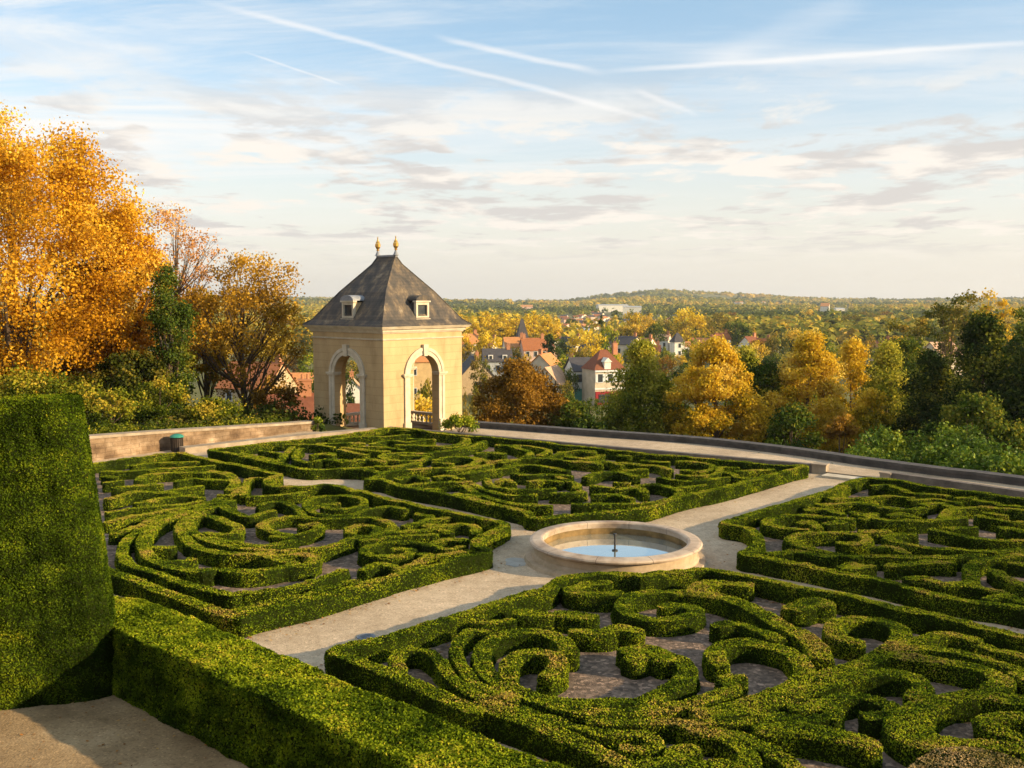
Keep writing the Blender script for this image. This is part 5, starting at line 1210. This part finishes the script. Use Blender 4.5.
# ------------------------------------------------------------------ unseen big house behind the viewpoint, added so its facade blocks sky light
ch = empty('sky_block_chateau', 'long unseen stone mansion added behind the viewpoint to block sky light', 'mansion', (0, -15, 0))
m = MB(); m.box(-34, 30, -6, 6, -1, 13); put('wall', m.mesh('wall', M_wl['beige']), ch)
m = MB(); m.add([(-34.6, -6.6, 13.01), (30.6, -6.6, 13.01), (30.6, 6.6, 13.01), (-34.6, 6.6, 13.01), (-30, 0, 18.5), (26, 0, 18.5)], [(0, 1, 5, 4), (1, 2, 5), (2, 3, 4, 5), (3, 0, 4), (3, 2, 1, 0)]); put('roof', m.mesh('roof', M_rf['slate']), ch)
for k in range(12):
    for b in range(3):
        cx = -31 + k * 5.2; m = MB(); m.box(cx - .7, cx + .7, 6.0, 6.06, 1.2 + b * 4.1, 3.7 + b * 4.1); wn = put('window', m.mesh('window', M_glass), ch)
        m = MB()
        for t in (-.75, 0, .75): m.box(cx + t - .06, cx + t + .06, 6.061, 6.12, 1.1 + b * 4.1, 3.8 + b * 4.1)
        m.box(cx - .9, cx + .9, 6.0, 6.2, 1.0 + b * 4.1, 1.099 + b * 4.1); put('frame', m.mesh('frame', M_shutter), wn)

# ------------------------------------------------------------------ haze
m = MB(); m.box(-7000, 7000, -70, 9050, -40, 140)
hm, nt, out = newmat('haze_air')
pv = nd(nt, 'ShaderNodeVolumePrincipled'); pv.inputs['Color'].default_value = (.86, .9, .95, 1); pv.inputs['Density'].default_value = .00010; pv.inputs['Anisotropy'].default_value = .2
nt.links.new(pv.outputs[0], out.inputs[1])
HAZE = put('haze', m.mesh('haze', hm), None, kind='stuff')

# ------------------------------------------------------------------ sun and sky
sun = bpy.data.lights.new('sun', 'SUN'); sun.energy = 4.6; sun.angle = math.radians(.6); sun.color = (1.0, .76, .44)
so = bpy.data.objects.new('sun', sun); COL.objects.link(so)
from mathutils import Vector
so.rotation_euler = Vector(-SD).to_track_quat('-Z', 'Y').to_euler()
w = bpy.data.worlds.new('World'); scene.world = w; w.use_nodes = True
nt = w.node_tree; nt.nodes.clear(); L = nt.links.new
out = nd(nt, 'ShaderNodeOutputWorld'); bg = nd(nt, 'ShaderNodeBackground'); bg.inputs[1].default_value = .142
sky = nd(nt, 'ShaderNodeTexSky', sky_type='NISHITA'); sky.sun_disc = False; sky.sun_elevation = se; sky.sun_rotation = sa
sky.air_density = 1.0; sky.dust_density = 1.6; sky.ozone_density = 1.5
tc = nd(nt, 'ShaderNodeTexCoord'); sep = nd(nt, 'ShaderNodeSeparateXYZ'); L(tc.outputs['Generated'], sep.inputs[0])
def mth(op, a, b=None, c=None, clamp=False):
    n = nd(nt, 'ShaderNodeMath', operation=op, use_clamp=clamp)
    for i_, v_ in enumerate((a, b, c)):
        if v_ is None: continue
        if isinstance(v_, (int, float)): n.inputs[i_].default_value = v_
        else: L(v_, n.inputs[i_])
    return n.outputs[0]
zz = mth('ADD', mth('MAXIMUM', sep.outputs[2], 0.0), .045)
px_ = mth('DIVIDE', sep.outputs[0], zz); py_ = mth('DIVIDE', sep.outputs[1], zz)
cmb = nd(nt, 'ShaderNodeCombineXYZ'); L(px_, cmb.inputs[0]); L(py_, cmb.inputs[1])
def noise(scale, detail, rough, loc, stretch=(1, 1, 1), dist=0, rot=0):
    mp = nd(nt, 'ShaderNodeMapping'); mp.inputs['Location'].default_value = loc; mp.inputs['Scale'].default_value = stretch; mp.inputs['Rotation'].default_value = (0, 0, rot)
    L(cmb.outputs[0], mp.inputs[0]); n = nd(nt, 'ShaderNodeTexNoise'); n.inputs['Scale'].default_value = scale; n.inputs['Detail'].default_value = detail
    n.inputs['Roughness'].default_value = rough; n.inputs['Distortion'].default_value = dist; L(mp.outputs[0], n.inputs['Vector']); return n.outputs['Fac']
def mr(v, a, b, c=0., d=1., smooth=True):
    n = nd(nt, 'ShaderNodeMapRange', interpolation_type='SMOOTHSTEP' if smooth else 'LINEAR')
    L(v, n.inputs[0])
    for i_, q in zip((1, 2, 3, 4), (a, b, c, d)): n.inputs[i_].default_value = q
    return n.outputs[0]
elev = sep.outputs[2]
pfa = noise(1.0, 10, .62, (3.1, 1.2, 0), (1, .8, 1), .3)
pfb = noise(3.4, 8, .6, (1.1, 5.2, 0), (1, .8, 1), .5)
puff = mth('ADD', mth('MULTIPLY', pfa, .68), mth('MULTIPLY', pfb, .32))
band = mth('MULTIPLY', mr(elev, .02, .07), mr(elev, .24, .13))
cum = mth('MULTIPLY', mr(puff, .47, .545), band)
leftness = mr(sep.outputs[0], .25, -.45)
veil = noise(.5, 8, .68, (7.7, 4.2, 0), (.5, 1.4, 1), 1.0, .5)
cir = mth('MULTIPLY', mr(veil, .40, .62), mth('ADD', mth('MULTIPLY', leftness, .85), .36))
cir = mth('MULTIPLY', cir, mr(elev, .03, .16))
base = mixcol(nt, mr(elev, .30, .0, 0., .85), sky.outputs[0], (3.4, 3.18, 2.88))
base = mixcol(nt, mr(elev, .05, .40, .0, .72), base, (1.15, 1.95, 2.65))
c1 = mixcol(nt, mth('MULTIPLY', cir, .9), base, (3.7, 3.65, 3.55))
shade_ = noise(1.0, 9, .6, (3.1, 1.75, 0), (1, .8, 1), .3)
ccol = mixcol(nt, mr(shade_, .44, .56), (3.8, 3.5, 3.15), (2.65, 2.5, 2.4))
c2 = mixcol(nt, mth('MULTIPLY', cum, .92), c1, ccol)
# contrails : great-circle streaks
def dirv(u_, v_):
    a = (u_ - 512) / FOC; b = (384 - v_) / FOC
    d_ = np.array((a, math.cos(PIT) + b * math.sin(PIT), -math.sin(PIT) + b * math.cos(PIT))); return d_ / np.linalg.norm(d_)
last = c2
wob = noise(1.6, 5, .6, (0, 0, 0))
for (u0, v0, u1, v1, wd, st) in ((170, -8, 700, 132, .0042, .62), (425, 33, 612, 76, .0045, .62), (575, 74, 1100, 38, .0038, .65), (238, 50, 352, 88, .0016, .5), (630, 88, 702, 117, .0045, .45), (660, 62, 1000, 56, .012, .35), (880, 0, 700, 60, .02, .25)):
    a, b = dirv(u0, v0), dirv(u1, v1); nn = np.cross(a, b); nn /= np.linalg.norm(nn); mid_ = (a + b) / 2; tt = b - a; hl = np.linalg.norm(tt) / 2; tt /= np.linalg.norm(tt)
    def dot(vec):
        n_ = nd(nt, 'ShaderNodeVectorMath', operation='DOT_PRODUCT'); L(tc.outputs['Generated'], n_.inputs[0]); n_.inputs[1].default_value = tuple(vec); return n_.outputs['Value']
    dd = mth('ABSOLUTE', mth('ADD', dot(nn), mth('MULTIPLY', mth('SUBTRACT', wob, .5), wd * 2.2)))
    al = mth('ABSOLUTE', mth('SUBTRACT', dot(tt), float(mid_ @ tt)))
    msk = mth('MULTIPLY', mr(dd, wd, 0.0), mr(al, hl, hl * .55))
    msk = mth('MULTIPLY', mth('MULTIPLY', msk, mr(veil, .25, .6, .55, 1.0)), st)
    last = mixcol(nt, msk, last, (3.9, 3.8, 3.7))
L(last, bg.inputs[0]); L(bg.outputs[0], out.inputs[0])

# ------------------------------------------------------------------ camera and render settings
cam = bpy.data.cameras.new('camera'); cam.sensor_width = 36; cam.lens = 36 * FOC / 1024; cam.clip_start = .1; cam.clip_end = 30000
co = bpy.data.objects.new('camera', cam); COL.objects.link(co); co.location = (0, 0, CAMH); co.rotation_euler = (math.pi / 2 - PIT, 0, 0)
scene.camera = co
scene.view_settings.view_transform = 'Standard'; scene.view_settings.look = 'None'; scene.view_settings.gamma = 1
scene.view_settings.use_curve_mapping = False; scene.view_settings.exposure = 0.97
scene.render.resolution_x = 1024; scene.render.resolution_y = 768
scene.cycles.max_bounces = 5; scene.cycles.diffuse_bounces = 3; scene.cycles.glossy_bounces = 2; scene.cycles.transmission_bounces = 3; scene.cycles.volume_bounces = 0
scene.cycles.use_denoising = True
scene.cycles.use_adaptive_sampling = True; scene.cycles.adaptive_threshold = .02
